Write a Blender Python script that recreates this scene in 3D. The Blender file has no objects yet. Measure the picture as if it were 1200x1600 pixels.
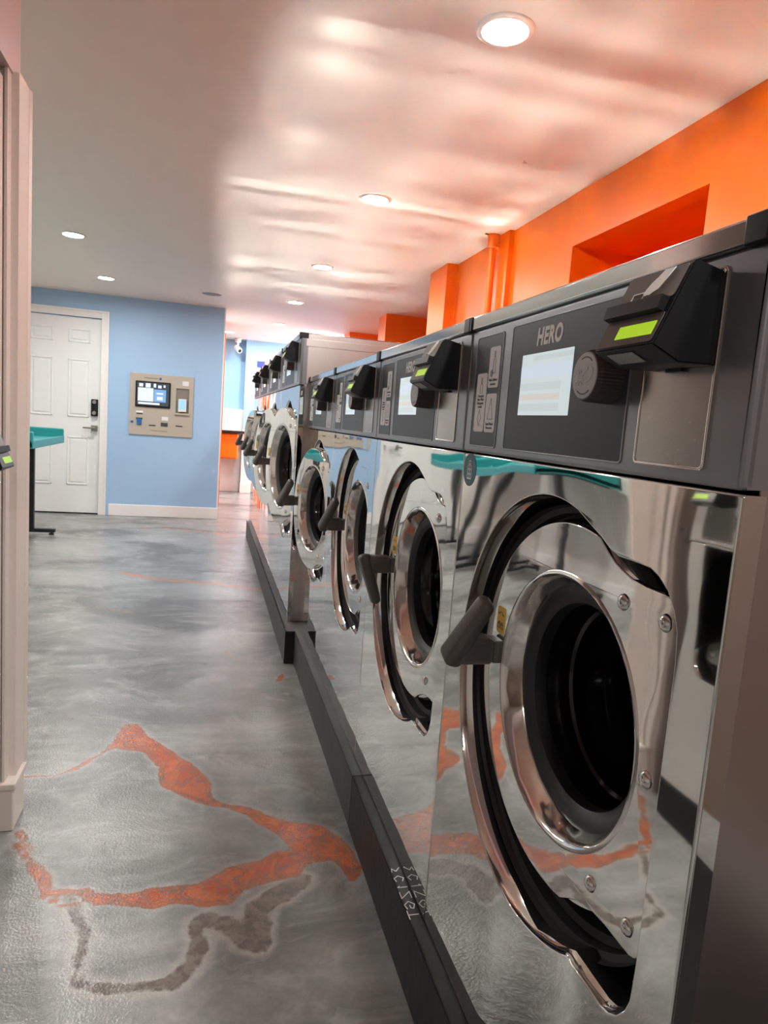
import bpy, bmesh, math, random
from mathutils import Vector, Matrix
random.seed(4)
PI = math.pi
SC = bpy.context.scene
COL = SC.collection

# ------------------------------------------------------------------ camera
cam_d = bpy.data.cameras.new('camera')
cam = bpy.data.objects.new('camera', cam_d)
COL.objects.link(cam)
cam_d.sensor_fit = 'HORIZONTAL'
cam_d.sensor_width = 36.0
cam_d.lens = 36.0 * 1067.03 / 1200.0
cam_d.clip_start = 0.02
right = Vector((0.96666558, -0.24537621, 0.07313114))
upv = Vector((-0.03983048, 0.13803198, 0.98962655))
fwd = Vector((0.25292525, 0.95955077, -0.12365731))
mw = Matrix((right, upv, -fwd)).transposed().to_4x4()
mw.translation = Vector((-0.46468, -0.50817, 1.15274))
cam.matrix_world = mw
SC.camera = cam

# ------------------------------------------------------------------ world, exposure, light strengths
world = bpy.data.worlds.new('world')
SC.world = world
world.use_nodes = True
world.node_tree.nodes['Background'].inputs[0].default_value = (1.0, 0.93, 0.86, 1)
world.node_tree.nodes['Background'].inputs[1].default_value = 0.10
SC.view_settings.view_transform = 'Standard'
SC.view_settings.look = 'None'
SC.view_settings.gamma = 1.0
SC.view_settings.use_curve_mapping = False
SC.view_settings.exposure = 0.0
LAMP = 450.0            # strength of every ceiling downlight disc
LAMP_COL = (1.0, 0.975, 0.935, 1)
SC.cycles.use_denoising = True
SC.cycles.caustics_reflective = True
SC.cycles.blur_glossy = 0.0
SC.cycles.sample_clamp_indirect = 0.0
SC.cycles.max_bounces = 9
SC.cycles.diffuse_bounces = 5
SC.cycles.glossy_bounces = 6

# ------------------------------------------------------------------ materials
def mat(name, color, rough=0.5, metal=0.0, spec=0.5, emit=None, estr=0.0, coat=0.0, bump=None, var=None, aniso=0.0):
    m = bpy.data.materials.new(name)
    m.use_nodes = True
    nt = m.node_tree
    b = nt.nodes['Principled BSDF']
    b.inputs['Base Color'].default_value = (*color, 1)
    b.inputs['Roughness'].default_value = rough
    b.inputs['Metallic'].default_value = metal
    b.inputs['Specular IOR Level'].default_value = spec
    b.inputs['Coat Weight'].default_value = coat
    b.inputs['Coat Roughness'].default_value = 0.08
    if aniso:
        b.inputs['Anisotropic'].default_value = aniso
    if emit:
        b.inputs['Emission Color'].default_value = (*emit, 1)
        b.inputs['Emission Strength'].default_value = estr
    tc = nt.nodes.new('ShaderNodeTexCoord')
    if var:                                    # (scale, amount): slight mottling of the colour
        n = nt.nodes.new('ShaderNodeTexNoise')
        n.inputs['Scale'].default_value = var[0]
        n.inputs['Detail'].default_value = 4
        nt.links.new(tc.outputs['Object'], n.inputs['Vector'])
        mx = nt.nodes.new('ShaderNodeMix'); mx.data_type = 'RGBA'
        mx.inputs[6].default_value = (*[c * (1 - var[1]) for c in color], 1)
        mx.inputs[7].default_value = (*[min(1, c * (1 + var[1])) for c in color], 1)
        nt.links.new(n.outputs['Fac'], mx.inputs[0])
        nt.links.new(mx.outputs[2], b.inputs['Base Color'])
    if bump:                                   # (scale, strength, distance)
        n = nt.nodes.new('ShaderNodeTexNoise')
        n.inputs['Scale'].default_value = bump[0]
        n.inputs['Detail'].default_value = 2
        nt.links.new(tc.outputs['Object'], n.inputs['Vector'])
        bp = nt.nodes.new('ShaderNodeBump')
        bp.inputs['Strength'].default_value = bump[1]
        bp.inputs['Distance'].default_value = bump[2]
        nt.links.new(n.outputs['Fac'], bp.inputs['Height'])
        nt.links.new(bp.outputs['Normal'], b.inputs['Normal'])
    return m

M = {}
M['mirror'] = mat('polished_steel', (0.80, 0.805, 0.775), 0.035, 1.0, bump=(2.2, 0.22, 0.02))
M['door_steel'] = mat('polished_door_steel', (0.80, 0.80, 0.775), 0.04, 1.0, bump=(4.0, 0.10, 0.02))
M['chrome'] = mat('chrome', (0.74, 0.72, 0.70), 0.09, 1.0)
M['bezel'] = mat('pressed_chrome', (0.72, 0.69, 0.66), 0.12, 1.0, bump=(9, 0.35, 0.02))
M['trimsteel'] = mat('trim_strip_steel', (0.80, 0.82, 0.83), 0.10, 1.0)
M['lid'] = mat('lid_steel', (0.56, 0.55, 0.54), 0.05, 1.0, bump=(3.0, 1.0, 0.022))
_nt = M['lid'].node_tree
_n = [q for q in _nt.nodes if q.type == 'TEX_NOISE'][0]; _tc = [q for q in _nt.nodes if q.type == 'TEX_COORD'][0]
_oi = _nt.nodes.new('ShaderNodeObjectInfo'); _ad = _nt.nodes.new('ShaderNodeVectorMath'); _ad.operation = 'MULTIPLY_ADD'
_ad.inputs[1].default_value = (1, 1.3, 1)
_cb = _nt.nodes.new('ShaderNodeCombineXYZ')
for k_ in range(3): _nt.links.new(_oi.outputs['Random'], _cb.inputs[k_])
_sc = _nt.nodes.new('ShaderNodeVectorMath'); _sc.operation = 'SCALE'; _sc.inputs['Scale'].default_value = 17.0
_nt.links.new(_cb.outputs[0], _sc.inputs[0]); _nt.links.new(_tc.outputs['Object'], _ad.inputs[0]); _nt.links.new(_sc.outputs[0], _ad.inputs[2])
# creases run along and across the sheet: two one-dimensional noises added
_n2 = _nt.nodes.new('ShaderNodeTexNoise'); _n2.inputs['Scale'].default_value = 3.6; _n2.inputs['Detail'].default_value = 0.5
_n.inputs['Scale'].default_value = 3.2; _n.inputs['Detail'].default_value = 0.5
for _q, _v in ((_n, (1, 0, 0)), (_n2, (0, 1, 0))):
    _mu = _nt.nodes.new('ShaderNodeVectorMath'); _mu.operation = 'MULTIPLY'; _mu.inputs[1].default_value = _v
    _nt.links.new(_ad.outputs[0], _mu.inputs[0]); _nt.links.new(_mu.outputs[0], _q.inputs['Vector'])
_bp = [q for q in _nt.nodes if q.type == 'BUMP'][0]
_am = _nt.nodes.new('ShaderNodeMath'); _am.operation = 'ADD'
_nt.links.new(_n.outputs['Fac'], _am.inputs[0]); _nt.links.new(_n2.outputs['Fac'], _am.inputs[1]); _nt.links.new(_am.outputs[0], _bp.inputs['Height'])
M['side'] = mat('brushed_side_steel', (0.60, 0.55, 0.525), 0.28, 1.0, var=(3, 0.06))
M['panel'] = mat('satin_grey_steel', (0.27, 0.28, 0.295), 0.30, 0.7, var=(5, 0.04))
M['panel_dark'] = mat('charcoal_overlay', (0.036, 0.045, 0.058), 0.36, 0.0, spec=0.35)
M['coin_plate'] = mat('satin_coin_plate', (0.40, 0.39, 0.37), 0.22, 0.9)
M['black'] = mat('black_plastic', (0.007, 0.008, 0.010), 0.42, 0.0, spec=0.28)
M['rubber'] = mat('black_rubber', (0.006, 0.006, 0.007), 0.42, 0.0)
M['gasket'] = mat('dark_grey_gasket', (0.022, 0.024, 0.027), 0.40)
M['bellows'] = mat('bellows_rubber', (0.010, 0.010, 0.011), 0.5, spec=0.3)
M['smoked'] = mat('smoked_door_glass', (0.004, 0.004, 0.005), 0.10, 0.0, spec=0.6)
M['drum'] = mat('drum_steel', (0.25, 0.25, 0.25), 0.25, 1.0)
M['handle'] = mat('grey_plastic', (0.088, 0.080, 0.073), 0.42, 0.0, bump=(260, 0.12, 0.002))
M['knobface'] = mat('knob_face_grey', (0.38, 0.38, 0.38), 0.45, 0.2)
M['knobside'] = mat('knob_side_dark', (0.065, 0.050, 0.047), 0.42)
M['print_light'] = mat('light_grey_print', (0.92, 0.91, 0.90), 0.5)
M['pill'] = mat('instruction_label_grey', (0.80, 0.79, 0.81), 0.45)
M['ink'] = mat('dark_ink', (0.06, 0.06, 0.065), 0.5)
M['engrave'] = mat('pale_engraving', (0.62, 0.62, 0.62), 0.35)
M['yellow'] = mat('yellow_sticker', (0.78, 0.46, 0.02), 0.45)
M['teal_dark'] = mat('dark_teal_print', (0.0, 0.085, 0.105), 0.4)
M['white_print'] = mat('white_print', (0.8, 0.8, 0.8), 0.5)
M['screen_w'] = mat('screen_white', (0.05, 0.05, 0.05), 0.12, emit=(0.62, 0.71, 0.73), estr=0.85)
M['screen_b1'] = mat('screen_green_band', (0.05, 0.05, 0.05), 0.12, emit=(0.56, 0.65, 0.65), estr=0.84)
M['screen_b2'] = mat('screen_amber_band', (0.05, 0.05, 0.05), 0.12, emit=(0.66, 0.62, 0.56), estr=0.84)
M['screen_b3'] = mat('screen_blue_band', (0.05, 0.05, 0.05), 0.12, emit=(0.62, 0.71, 0.83), estr=0.85)
M['lcd'] = mat('lime_lcd', (0.1, 0.2, 0.0), 0.25, emit=(0.40, 0.64, 0.015), estr=0.8)
M['lcd_frame'] = mat('lcd_window', (0.085, 0.072, 0.068), 0.22)
M['reader_face'] = mat('reader_face_bronze', (0.10, 0.088, 0.082), 0.38, 0.3)
M['reader_label'] = mat('silver_serial_label', (0.28, 0.28, 0.28), 0.4, var=(350, 0.5))
M['base'] = mat('blackened_steel_base', (0.011, 0.0105, 0.0105), 0.5, 0.0, spec=0.3, var=(9, 0.35), bump=(40, 0.25, 0.004))
M['base2'] = mat('worn_steel_base', (0.055, 0.055, 0.054), 0.5, 0.0, spec=0.35, var=(14, 0.4), bump=(40, 0.25, 0.004))
M['orange'] = mat('orange_paint', (0.93, 0.165, 0.0), 0.38, bump=(60, 0.12, 0.006))
M['blue'] = mat('pale_blue_paint', (0.36, 0.56, 0.80), 0.55, bump=(60, 0.05, 0.004))
M['blue2'] = mat('sky_blue_paint', (0.30, 0.60, 0.86), 0.55)
M['ceil'] = mat('bounce_tinted_ceiling_paint', (0.80, 0.735, 0.665), 0.55, bump=(2.0, 0.10, 0.02))  # white paint, base colour warmed to strengthen the orange bounce
M['white'] = mat('white_paint', (0.86, 0.86, 0.85), 0.45)
M['whitedoor'] = mat('white_door_paint', (0.86, 0.90, 0.90), 0.42)
M['trimpaint'] = mat('warm_white_trim', (0.76, 0.68, 0.63), 0.45, bump=(30, 0.15, 0.004))
M['beige_filler'] = mat('taupe_filler', (0.36, 0.29, 0.26), 0.5, var=(6, 0.08))
M['tan'] = mat('tan_wall', (0.24, 0.175, 0.135), 0.6)
M['taupe'] = mat('taupe_wall', (0.24, 0.17, 0.14), 0.6)
M['bulk'] = mat('bounce_tinted_bulkhead', (0.66, 0.58, 0.60), 0.6)  # white paint with the orange wall's bounce light put into its colour
M['teal'] = mat('teal_laminate', (0.02, 0.30, 0.31), 0.32)
M['blackmetal'] = mat('black_powdercoat', (0.012, 0.013, 0.016), 0.45)
M['beige'] = mat('kiosk_beige', (0.47, 0.43, 0.36), 0.45)
M['beige_dk'] = mat('kiosk_recess', (0.22, 0.20, 0.17), 0.5)
M['kscreen'] = mat('kiosk_screen_dark', (0.01, 0.012, 0.016), 0.1, emit=(0.10, 0.13, 0.17), estr=0.5)
M['k_white'] = mat('kiosk_screen_white', (0.1, 0.1, 0.1), 0.2, emit=(0.80, 0.90, 1.0), estr=1.0)
M['k_blue'] = mat('kiosk_screen_blue', (0.1, 0.1, 0.1), 0.2, emit=(0.15, 0.42, 0.85), estr=0.95)
M['k_cyan'] = mat('terminal_screen', (0.1, 0.1, 0.1), 0.2, emit=(0.36, 0.72, 1.0), estr=0.95)
M['slotblue'] = mat('blue_slot', (0.01, 0.13, 0.42), 0.4)
M['nickel'] = mat('satin_nickel', (0.42, 0.40, 0.37), 0.3, 1.0)
M['diffuser'] = mat('lamp_diffuser', (0.9, 0.9, 0.9), 0.5, emit=LAMP_COL[:3], estr=LAMP)
M['lamp_rim'] = mat('lamp_trim_white', (0.80, 0.76, 0.72), 0.4)
M['grille'] = mat('speaker_grille_grey', (0.24, 0.23, 0.22), 0.6)
M['machine_white'] = mat('pale_grey_enamel', (0.50, 0.50, 0.48), 0.32)
M['sign_blue'] = mat('sign_blue', (0.03, 0.05, 0.55), 0.5)

# mirror steel: add a broad dish to the sheet so reflections bend as in pressed metal
def wave_wall(name, color):
    m = mat(name, color, 0.45)
    nt = m.node_tree
    tc = nt.nodes.new('ShaderNodeTexCoord')
    w = nt.nodes.new('ShaderNodeTexWave')
    w.wave_type = 'BANDS'; w.bands_direction = 'Y'; w.wave_profile = 'TRI'
    w.inputs['Scale'].default_value = 3.9
    nt.links.new(tc.outputs['Object'], w.inputs['Vector'])
    rmp = nt.nodes.new('ShaderNodeValToRGB')
    rmp.color_ramp.elements[0].position = 0.0
    rmp.color_ramp.elements[1].position = 0.12
    nt.links.new(w.outputs['Fac'], rmp.inputs[0])
    bp = nt.nodes.new('ShaderNodeBump')
    bp.inputs['Strength'].default_value = 0.9; bp.inputs['Distance'].default_value = 0.006
    nt.links.new(rmp.outputs[0], bp.inputs['Height'])
    nt.links.new(bp.outputs['Normal'], nt.nodes['Principled BSDF'].inputs['Normal'])
    return m
M['beadboard'] = wave_wall('white_beadboard', (0.76, 0.75, 0.71))

# ------------------------------------------------------------------ geometry helpers
def link(name, me, m=None, parent=None, smooth=False, angle=35, wn=False):
    o = bpy.data.objects.new(name, me)
    COL.objects.link(o)
    if m is not None and len(me.materials) == 0:
        me.materials.append(m)
    if smooth:
        for p in me.polygons: p.use_smooth = True
        me.set_sharp_from_angle(angle=math.radians(angle))
    if wn:
        md = o.modifiers.new('weighted', 'WEIGHTED_NORMAL'); md.keep_sharp = True; md.weight = 90
    if parent is not None:
        o.parent = parent
    return o

def from_bm(name, bm, m, parent=None, smooth=False, angle=35, wn=False, fix=True):
    if fix: bmesh.ops.recalc_face_normals(bm, faces=bm.faces)
    me = bpy.data.meshes.new(name)
    bm.to_mesh(me); bm.free()
    return link(name, me, m, parent, smooth, angle, wn)

def box_bm(bm, lo, hi, bev=0.0, seg=2, rot=None):
    c = [(a + b) / 2 for a, b in zip(lo, hi)]
    s = [abs(b - a) for a, b in zip(lo, hi)]
    r = bmesh.ops.create_cube(bm, size=1.0)
    vs = r['verts']
    bmesh.ops.scale(bm, vec=s, verts=vs)
    if bev > 0:
        es = list({e for v in vs for e in v.link_edges})
        rr = bmesh.ops.bevel(bm, geom=es, offset=min(bev, min(s) * 0.45), segments=seg, affect='EDGES', profile=0.5)
        vs = list({v for f in rr['faces'] for v in f.verts} | {v for v in vs if v.is_valid})
    if rot is not None:
        bmesh.ops.rotate(bm, cent=(0, 0, 0), matrix=rot, verts=vs)
    bmesh.ops.translate(bm, vec=c, verts=vs)
    return vs

def box(name, lo, hi, m, parent=None, bev=0.0, seg=2):
    bm = bmesh.new(); box_bm(bm, lo, hi, bev, seg)
    return from_bm(name, bm, m, parent, smooth=bev > 0, angle=50, wn=bev > 0)

def boxes(name, L, m, parent=None, bev=0.0):
    bm = bmesh.new()
    for lo, hi in L: box_bm(bm, lo, hi, bev)
    return from_bm(name, bm, m, parent, smooth=bev > 0, angle=50, wn=bev > 0)

def lathe_bm(bm, prof, seg=64, cx=0.0, cy=0.0, cz=0.0, axis='X', close=False):
    """prof: (radius, axial) list; revolves round an axis through (cx,cy,cz)"""
    rings = []
    for r, a in prof:
        ring = []
        if r < 1e-6:
            p = {'X': (cx + a, cy, cz), 'Z': (cx, cy, cz + a), 'Y': (cx, cy + a, cz)}[axis]
            ring = [bm.verts.new(p)]
        else:
            for k in range(seg):
                t = 2 * PI * k / seg
                c, s = r * math.cos(t), r * math.sin(t)
                p = {'X': (cx + a, cy + c, cz + s), 'Z': (cx + c, cy + s, cz + a), 'Y': (cx + c, cy + a, cz + s)}[axis]
                ring.append(bm.verts.new(p))
        rings.append(ring)
    for A, B in zip(rings[:-1], rings[1:]):
        if len(A) == 1 and len(B) == 1: continue
        if len(A) == 1:
            for k in range(seg): bm.faces.new((A[0], B[k], B[(k + 1) % seg]))
        elif len(B) == 1:
            for k in range(seg): bm.faces.new((A[k], A[(k + 1) % seg], B[0]))
        else:
            for k in range(seg): bm.faces.new((A[k], A[(k + 1) % seg], B[(k + 1) % seg], B[k]))
    if close:
        A, B = rings[0], rings[-1]
        for k in range(seg): bm.faces.new((B[k], B[(k + 1) % seg], A[(k + 1) % seg], A[k]))

def lathe(name, prof, m, parent=None, seg=64, c=(0, 0, 0), axis='X', angle=40, close=False):
    bm = bmesh.new(); lathe_bm(bm, prof, seg, *c, axis=axis, close=close)
    return from_bm(name, bm, m, parent, smooth=True, angle=angle)

def round_poly(pts, n=6):
    """pts: (a, b, radius); returns rounded outline"""
    out = []
    N = len(pts)
    for i in range(N):
        p = Vector(pts[i][:2]); r = pts[i][2] if len(pts[i]) > 2 else 0
        if r <= 0: out.append(tuple(p)); continue
        a = (Vector(pts[i - 1][:2]) - p); b = (Vector(pts[(i + 1) % N][:2]) - p)
        la, lb = a.length, b.length; a.normalize(); b.normalize()
        cosang = max(-1, min(1, a.dot(b))); ang = math.acos(cosang)
        if ang > PI - 0.02: out.append(tuple(p)); continue
        d = min(r / math.tan(ang / 2), la * 0.49, lb * 0.49)
        rr = d * math.tan(ang / 2)
        cen = p + (a + b).normalized() * (rr / math.sin(ang / 2))
        s = p + a * d; e = p + b * d
        a0 = math.atan2(s.y - cen.y, s.x - cen.x); a1 = math.atan2(e.y - cen.y, e.x - cen.x)
        da = (a1 - a0 + PI) % (2 * PI) - PI
        for k in range(n + 1):
            t = a0 + da * k / n
            out.append((cen.x + rr * math.cos(t), cen.y + rr * math.sin(t)))
    return out

def rrect(u0, u1, z0, z1, r, n=6):
    return round_poly([(u0, z0, r), (u1, z0, r), (u1, z1, r), (u0, z1, r)], n)

def plate_mesh(loops, t, bev=0.0, res=2):
    """flat plate from outlines (holes allowed) in (a,b), thickness t centred on 0 along c"""
    cu = bpy.data.curves.new('tmp', 'CURVE')
    cu.dimensions = '2D'; cu.fill_mode = 'BOTH'
    cu.extrude = max(t / 2 - bev, 0.00001)
    cu.bevel_depth = bev; cu.bevel_resolution = res
    cu.offset = -bev
    for L in loops:
        sp = cu.splines.new('POLY'); sp.points.add(len(L) - 1)
        for p, q in zip(sp.points, L): p.co = (q[0], q[1], 0, 1)
        sp.use_cyclic_u = True
    o = bpy.data.objects.new('tmp', cu); COL.objects.link(o)
    dg = bpy.context.evaluated_depsgraph_get()
    me = bpy.data.meshes.new_from_object(o.evaluated_get(dg))
    bpy.data.objects.remove(o); bpy.data.curves.remove(cu)
    return me

def clean(me):
    bm = bmesh.new(); bm.from_mesh(me)
    bmesh.ops.remove_doubles(bm, verts=bm.verts, dist=1e-6)
    bmesh.ops.recalc_face_normals(bm, faces=bm.faces)
    bm.to_mesh(me); bm.free()

def plate(name, loops, x0, x1, m, parent=None, bev=0.0, res=2, plane='X'):
    """plate in the Y-Z plane (a->y, b->z) spanning x0..x1; plane 'Y': a->x, b->z; plane 'Z': a->x, b->y"""
    me = plate_mesh(loops, abs(x1 - x0), bev, res)
    c = (x0 + x1) / 2
    for v in me.vertices:
        a, b, d = v.co
        v.co = {'X': (c + d, a, b), 'Y': (a, c + d, b), 'Z': (a, b, c + d)}[plane]
    clean(me)
    me.materials.clear()
    return link(name, me, m, parent, smooth=True, angle=46, wn=bev > 0)

def text_obj(name, body, size, loc, m, parent, facing='-X', shear=0.0, bold=0.0, depth=0.0006, spin=0.0, align='CENTER', sx=1.0, spacing=1.0):
    cu = bpy.data.curves.new('tmp', 'FONT')
    cu.body = body; cu.size = size; cu.shear = shear; cu.offset = bold; cu.extrude = depth / 2
    cu.align_x = align; cu.align_y = 'CENTER'; cu.space_character = spacing
    o = bpy.data.objects.new('tmp', cu); COL.objects.link(o)
    dg = bpy.context.evaluated_depsgraph_get()
    me = bpy.data.meshes.new_from_object(o.evaluated_get(dg))
    bpy.data.objects.remove(o); bpy.data.curves.remove(cu)
    cs, sn = math.cos(spin), math.sin(spin)
    for v in me.vertices:
        a, b, d = v.co
        a *= sx
        a, b = a * cs - b * sn, a * sn + b * cs
        if facing == '-X': v.co = (loc[0] - d, loc[1] - a, loc[2] + b)      # read by someone looking along +X
        elif facing == '+X': v.co = (loc[0] + d, loc[1] + a, loc[2] + b)
        elif facing == '-Y': v.co = (loc[0] + a, loc[1] - d, loc[2] + b)
        elif facing == '+Z': v.co = (loc[0] + a, loc[1] + b, loc[2] + d)
    clean(me)
    me.materials.clear()
    return link(name, me, m, parent)

def stroke_mesh(bm, pts, w, t=0.0006, to3=None):
    """flat ribbon strokes along polylines given in (a,b); to3 maps (a,b,c)->3d"""
    for (a0, b0), (a1, b1) in zip(pts[:-1], pts[1:]):
        d = Vector((a1 - a0, b1 - b0)); L = d.length
        if L < 1e-6: continue
        d /= L; n = Vector((-d.y, d.x)) * w / 2; e = d * w * 0.3
        q = [Vector((a0, b0)) - n - e, Vector((a1, b1)) - n + e, Vector((a1, b1)) + n + e, Vector((a0, b0)) + n - e]
        lo = [bm.verts.new(to3(p.x, p.y, 0)) for p in q]; hi = [bm.verts.new(to3(p.x, p.y, t)) for p in q]
        bm.faces.new(hi); bm.faces.new(lo[::-1])
        for k in range(4): bm.faces.new((lo[k], lo[(k + 1) % 4], hi[(k + 1) % 4], hi[k]))

def strokes(name, lines, w, m, parent, to3, t=0.0006):
    bm = bmesh.new()
    for L in lines: stroke_mesh(bm, L, w, t, to3)
    return from_bm(name, bm, m, parent)

def arc(cx, cy, r, a0, a1, n=8):
    return [(cx + r * math.cos(math.radians(a0 + (a1 - a0) * k / n)), cy + r * math.sin(math.radians(a0 + (a1 - a0) * k / n))) for k in range(n + 1)]

def tube_bm(bm, pts, rad, seg=12):
    pts = [Vector(p) for p in pts]
    rings = []
    for i, p in enumerate(pts):
        d = (pts[min(i + 1, len(pts) - 1)] - pts[max(i - 1, 0)]).normalized()
        a = d.cross(Vector((0, 0, 1)));
        if a.length < 1e-3: a = d.cross(Vector((0, 1, 0)))
        a.normalize(); b = d.cross(a)
        rings.append([bm.verts.new(p + (a * math.cos(2 * PI * k / seg) + b * math.sin(2 * PI * k / seg)) * rad) for k in range(seg)])
    for A, B in zip(rings[:-1], rings[1:]):
        for k in range(seg): bm.faces.new((A[k], A[(k + 1) % seg], B[(k + 1) % seg], B[k]))
    bm.faces.new(rings[0][::-1]); bm.faces.new(rings[-1])

def empty(name, loc, rz=0.0):
    o = bpy.data.objects.new(name, None); COL.objects.link(o)
    o.empty_display_size = 0.1
    o.location = loc; o.rotation_euler = (0, 0, rz)
    return o

def tag(o, label, cat, group=None, kind=None):
    o['label'] = label; o['category'] = cat
    if group: o['group'] = group
    if kind: o['kind'] = kind
    return o

def struct(o, label=None):
    o['kind'] = 'structure'
    if label: o['label'] = label; 
    return o

def copy_tree(o, parent=None):
    c = o.copy(); COL.objects.link(c); c.parent = parent
    for ch in list(o.children): copy_tree(ch, c)
    return c

# ------------------------------------------------------------------ floor
ORANGE_BLOB = [(-0.741, 1.934), (-0.725, 2.024), (-0.676, 2.033), (-0.621, 1.91), (-0.568, 1.832), (-0.485, 1.721), (-0.443, 1.653), (-0.413, 1.569), (-0.405, 1.485), (-0.357, 1.443), (-0.302, 1.419), (-0.258, 1.38), (-0.197, 1.339), (-0.109, 1.303), (-0.064, 1.243), (-0.035, 1.159), (-0.032, 1.091), (-0.05, 1.049), (-0.074, 1.052), (-0.082, 1.098), (-0.1, 1.14), (-0.169, 1.137), (-0.192, 1.088), (-0.249, 1.084), (-0.33, 1.06), (-0.37, 1.02), (-0.443, 1.02), (-0.502, 1.04), (-0.544, 1.025), (-0.617, 1.042), (-0.689, 1.064), (-0.739, 1.11), (-0.706, 1.122), (-0.681, 1.101), (-0.608, 1.09), (-0.535, 1.097), (-0.46, 1.097), (-0.429, 1.111), (-0.366, 1.152), (-0.3, 1.169), (-0.238, 1.201), (-0.196, 1.195), (-0.209, 1.226), (-0.239, 1.282), (-0.28, 1.334), (-0.304, 1.377), (-0.358, 1.418), (-0.413, 1.442), (-0.469, 1.484), (-0.507, 1.515), (-0.567, 1.588), (-0.586, 1.711), (-0.633, 1.804), (-0.709, 1.835), (-0.746, 1.85)]
LEAF = [(-0.096, 2.524), (-0.082, 2.483), (-0.104, 2.415), (-0.138, 2.387), (-0.122, 2.462)]
DARK = [(-0.186, 1.075, 0.0217), (-0.246, 1.036, 0.0245), (-0.304, 0.988, 0.0232), (-0.315, 0.927, 0.0203), (-0.311, 0.877, 0.0194), (-0.339, 0.882, 0.0145), (-0.372, 0.941, 0.0186), (-0.421, 0.969, 0.0155), (-0.453, 0.959, 0.0102), (-0.442, 0.898, 0.0128), (-0.454, 0.846, 0.0107), (-0.49, 0.797, 0.0094), (-0.552, 0.799, 0.005), (-0.607, 0.801, 0.0043), (-0.676, 0.828, 0.0065), (-0.684, 0.892, 0.0084), (-0.684, 0.956, 0.0081), (-0.715, 1.051, 0.008), (-0.744, 1.099, 0.0083)]
THIN = [
 [(-0.734, 1.873, 0.0159), (-0.745, 1.839, 0.0063), (-0.791, 1.776, 0.0045), (-0.83, 1.717, 0.0057), (-0.878, 1.678, 0.0042), (-0.988, 1.679, 0.0041)],
 [(-0.909, 1.322, 0.0065), (-0.861, 1.248, 0.0123), (-0.817, 1.18, 0.0155), (-0.79, 1.117, 0.013), (-0.732, 1.109, 0.0093)],
 [(-0.819, 1.111, 0.0055), (-0.745, 1.067, 0.0036), (-0.675, 1.058, 0.0036)],
 [(-0.915, 1.38, 0.006), (-0.864, 1.30, 0.005)]]
FAINT = [
 [(-1.064, 4.534, 0.0185), (-0.902, 4.407, 0.0448), (-0.704, 4.286, 0.0351), (-0.406, 4.229, 0.0442), (-0.112, 4.064, 0.0345), (-0.065, 4.014, 0.0171)],
 [(-1.43, 3.941, 0.0075), (-1.13, 3.656, 0.0138), (-0.832, 3.486, 0.02)],
 [(-0.364, 2.816, 0.008), (-0.313, 2.758, 0.0157), (-0.272, 2.659, 0.0101)],
 [(-2.2, 5.1, 0.012), (-1.776, 5.017, 0.0101), (-1.53, 4.998, 0.0204), (-1.212, 4.986, 0.0104)],
 [(-1.296, 6.403, 0.0147), (-0.891, 6.488, 0.0306), (-0.401, 6.317, 0.0456), (-0.149, 6.143, 0.0298)],
 [(-1.9, 2.9, 0.02), (-1.6, 3.1, 0.03), (-1.4, 3.0, 0.015)]]

def seg_dist(px, py, a, b):
    ax, ay, aw = a; bx, by, bw = b
    dx, dy = bx - ax, by - ay
    t = max(0, min(1, ((px - ax) * dx + (py - ay) * dy) / (dx * dx + dy * dy)))
    return math.hypot(px - ax - t * dx, py - ay - t * dy) - (aw + (bw - aw) * t)

def line_d(px, py, L):
    return min(seg_dist(px, py, a, b) for a, b in zip(L[:-1], L[1:]))

def poly_d(px, py, P):
    d = 9.0; ins = False; n = len(P)
    for i in range(n):
        x0, y0 = P[i]; x1, y1 = P[(i + 1) % n]
        d = min(d, seg_dist(px, py, (x0, y0, 0), (x1, y1, 0)))
        if (y0 > py) != (y1 > py) and px < (x1 - x0) * (py - y0) / (y1 - y0) + x0: ins = not ins
    return -d if ins else d

def frange(a, b, s):
    n = max(1, round((b - a) / s)); return [a + (b - a) * k / n for k in range(n)]

xs = frange(-2.6, -1.1, 0.06) + frange(-1.1, 0.02, 0.016) + frange(0.02, 2.2, 0.2) + [2.2]
ys = frange(-3.0, 0.7, 0.15) + frange(0.7, 2.14, 0.016) + frange(2.14, 4.8, 0.04) + frange(4.8, 7.0, 0.06) + frange(7.0, 10.6, 0.2) + [10.6]
bm = bmesh.new()
grid = [[bm.verts.new((x, y, 0)) for y in ys] for x in xs]
for i in range(len(xs) - 1):
    for j in range(len(ys) - 1):
        bm.faces.new((grid[i][j], grid[i + 1][j], grid[i + 1][j + 1], grid[i][j + 1]))
me = bpy.data.meshes.new('floor'); bm.to_mesh(me); bm.free()
at_o = me.attributes.new('vein_orange', 'FLOAT', 'POINT')
at_d = me.attributes.new('vein_dark', 'FLOAT', 'POINT')
at_f = me.attributes.new('vein_faint', 'FLOAT', 'POINT')
for i, v in enumerate(me.vertices):
    x, y = v.co.x, v.co.y
    do = dd = 0.5; df = 0.5
    if -1.1 <= x <= 0.1 and 0.6 < y < 2.6:
        do = poly_d(x, y, ORANGE_BLOB)
        do = min(do, poly_d(x, y, LEAF))
        for L in THIN: do = min(do, line_d(x, y, L) - 0.001)
        dd = line_d(x, y, DARK) - 0.007
    if 2.2 < y < 7.2 and x < 0.1:
        for L in FAINT: df = min(df, line_d(x, y, L))
    at_o.data[i].value = do; at_d.data[i].value = dd; at_f.data[i].value = df

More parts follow.
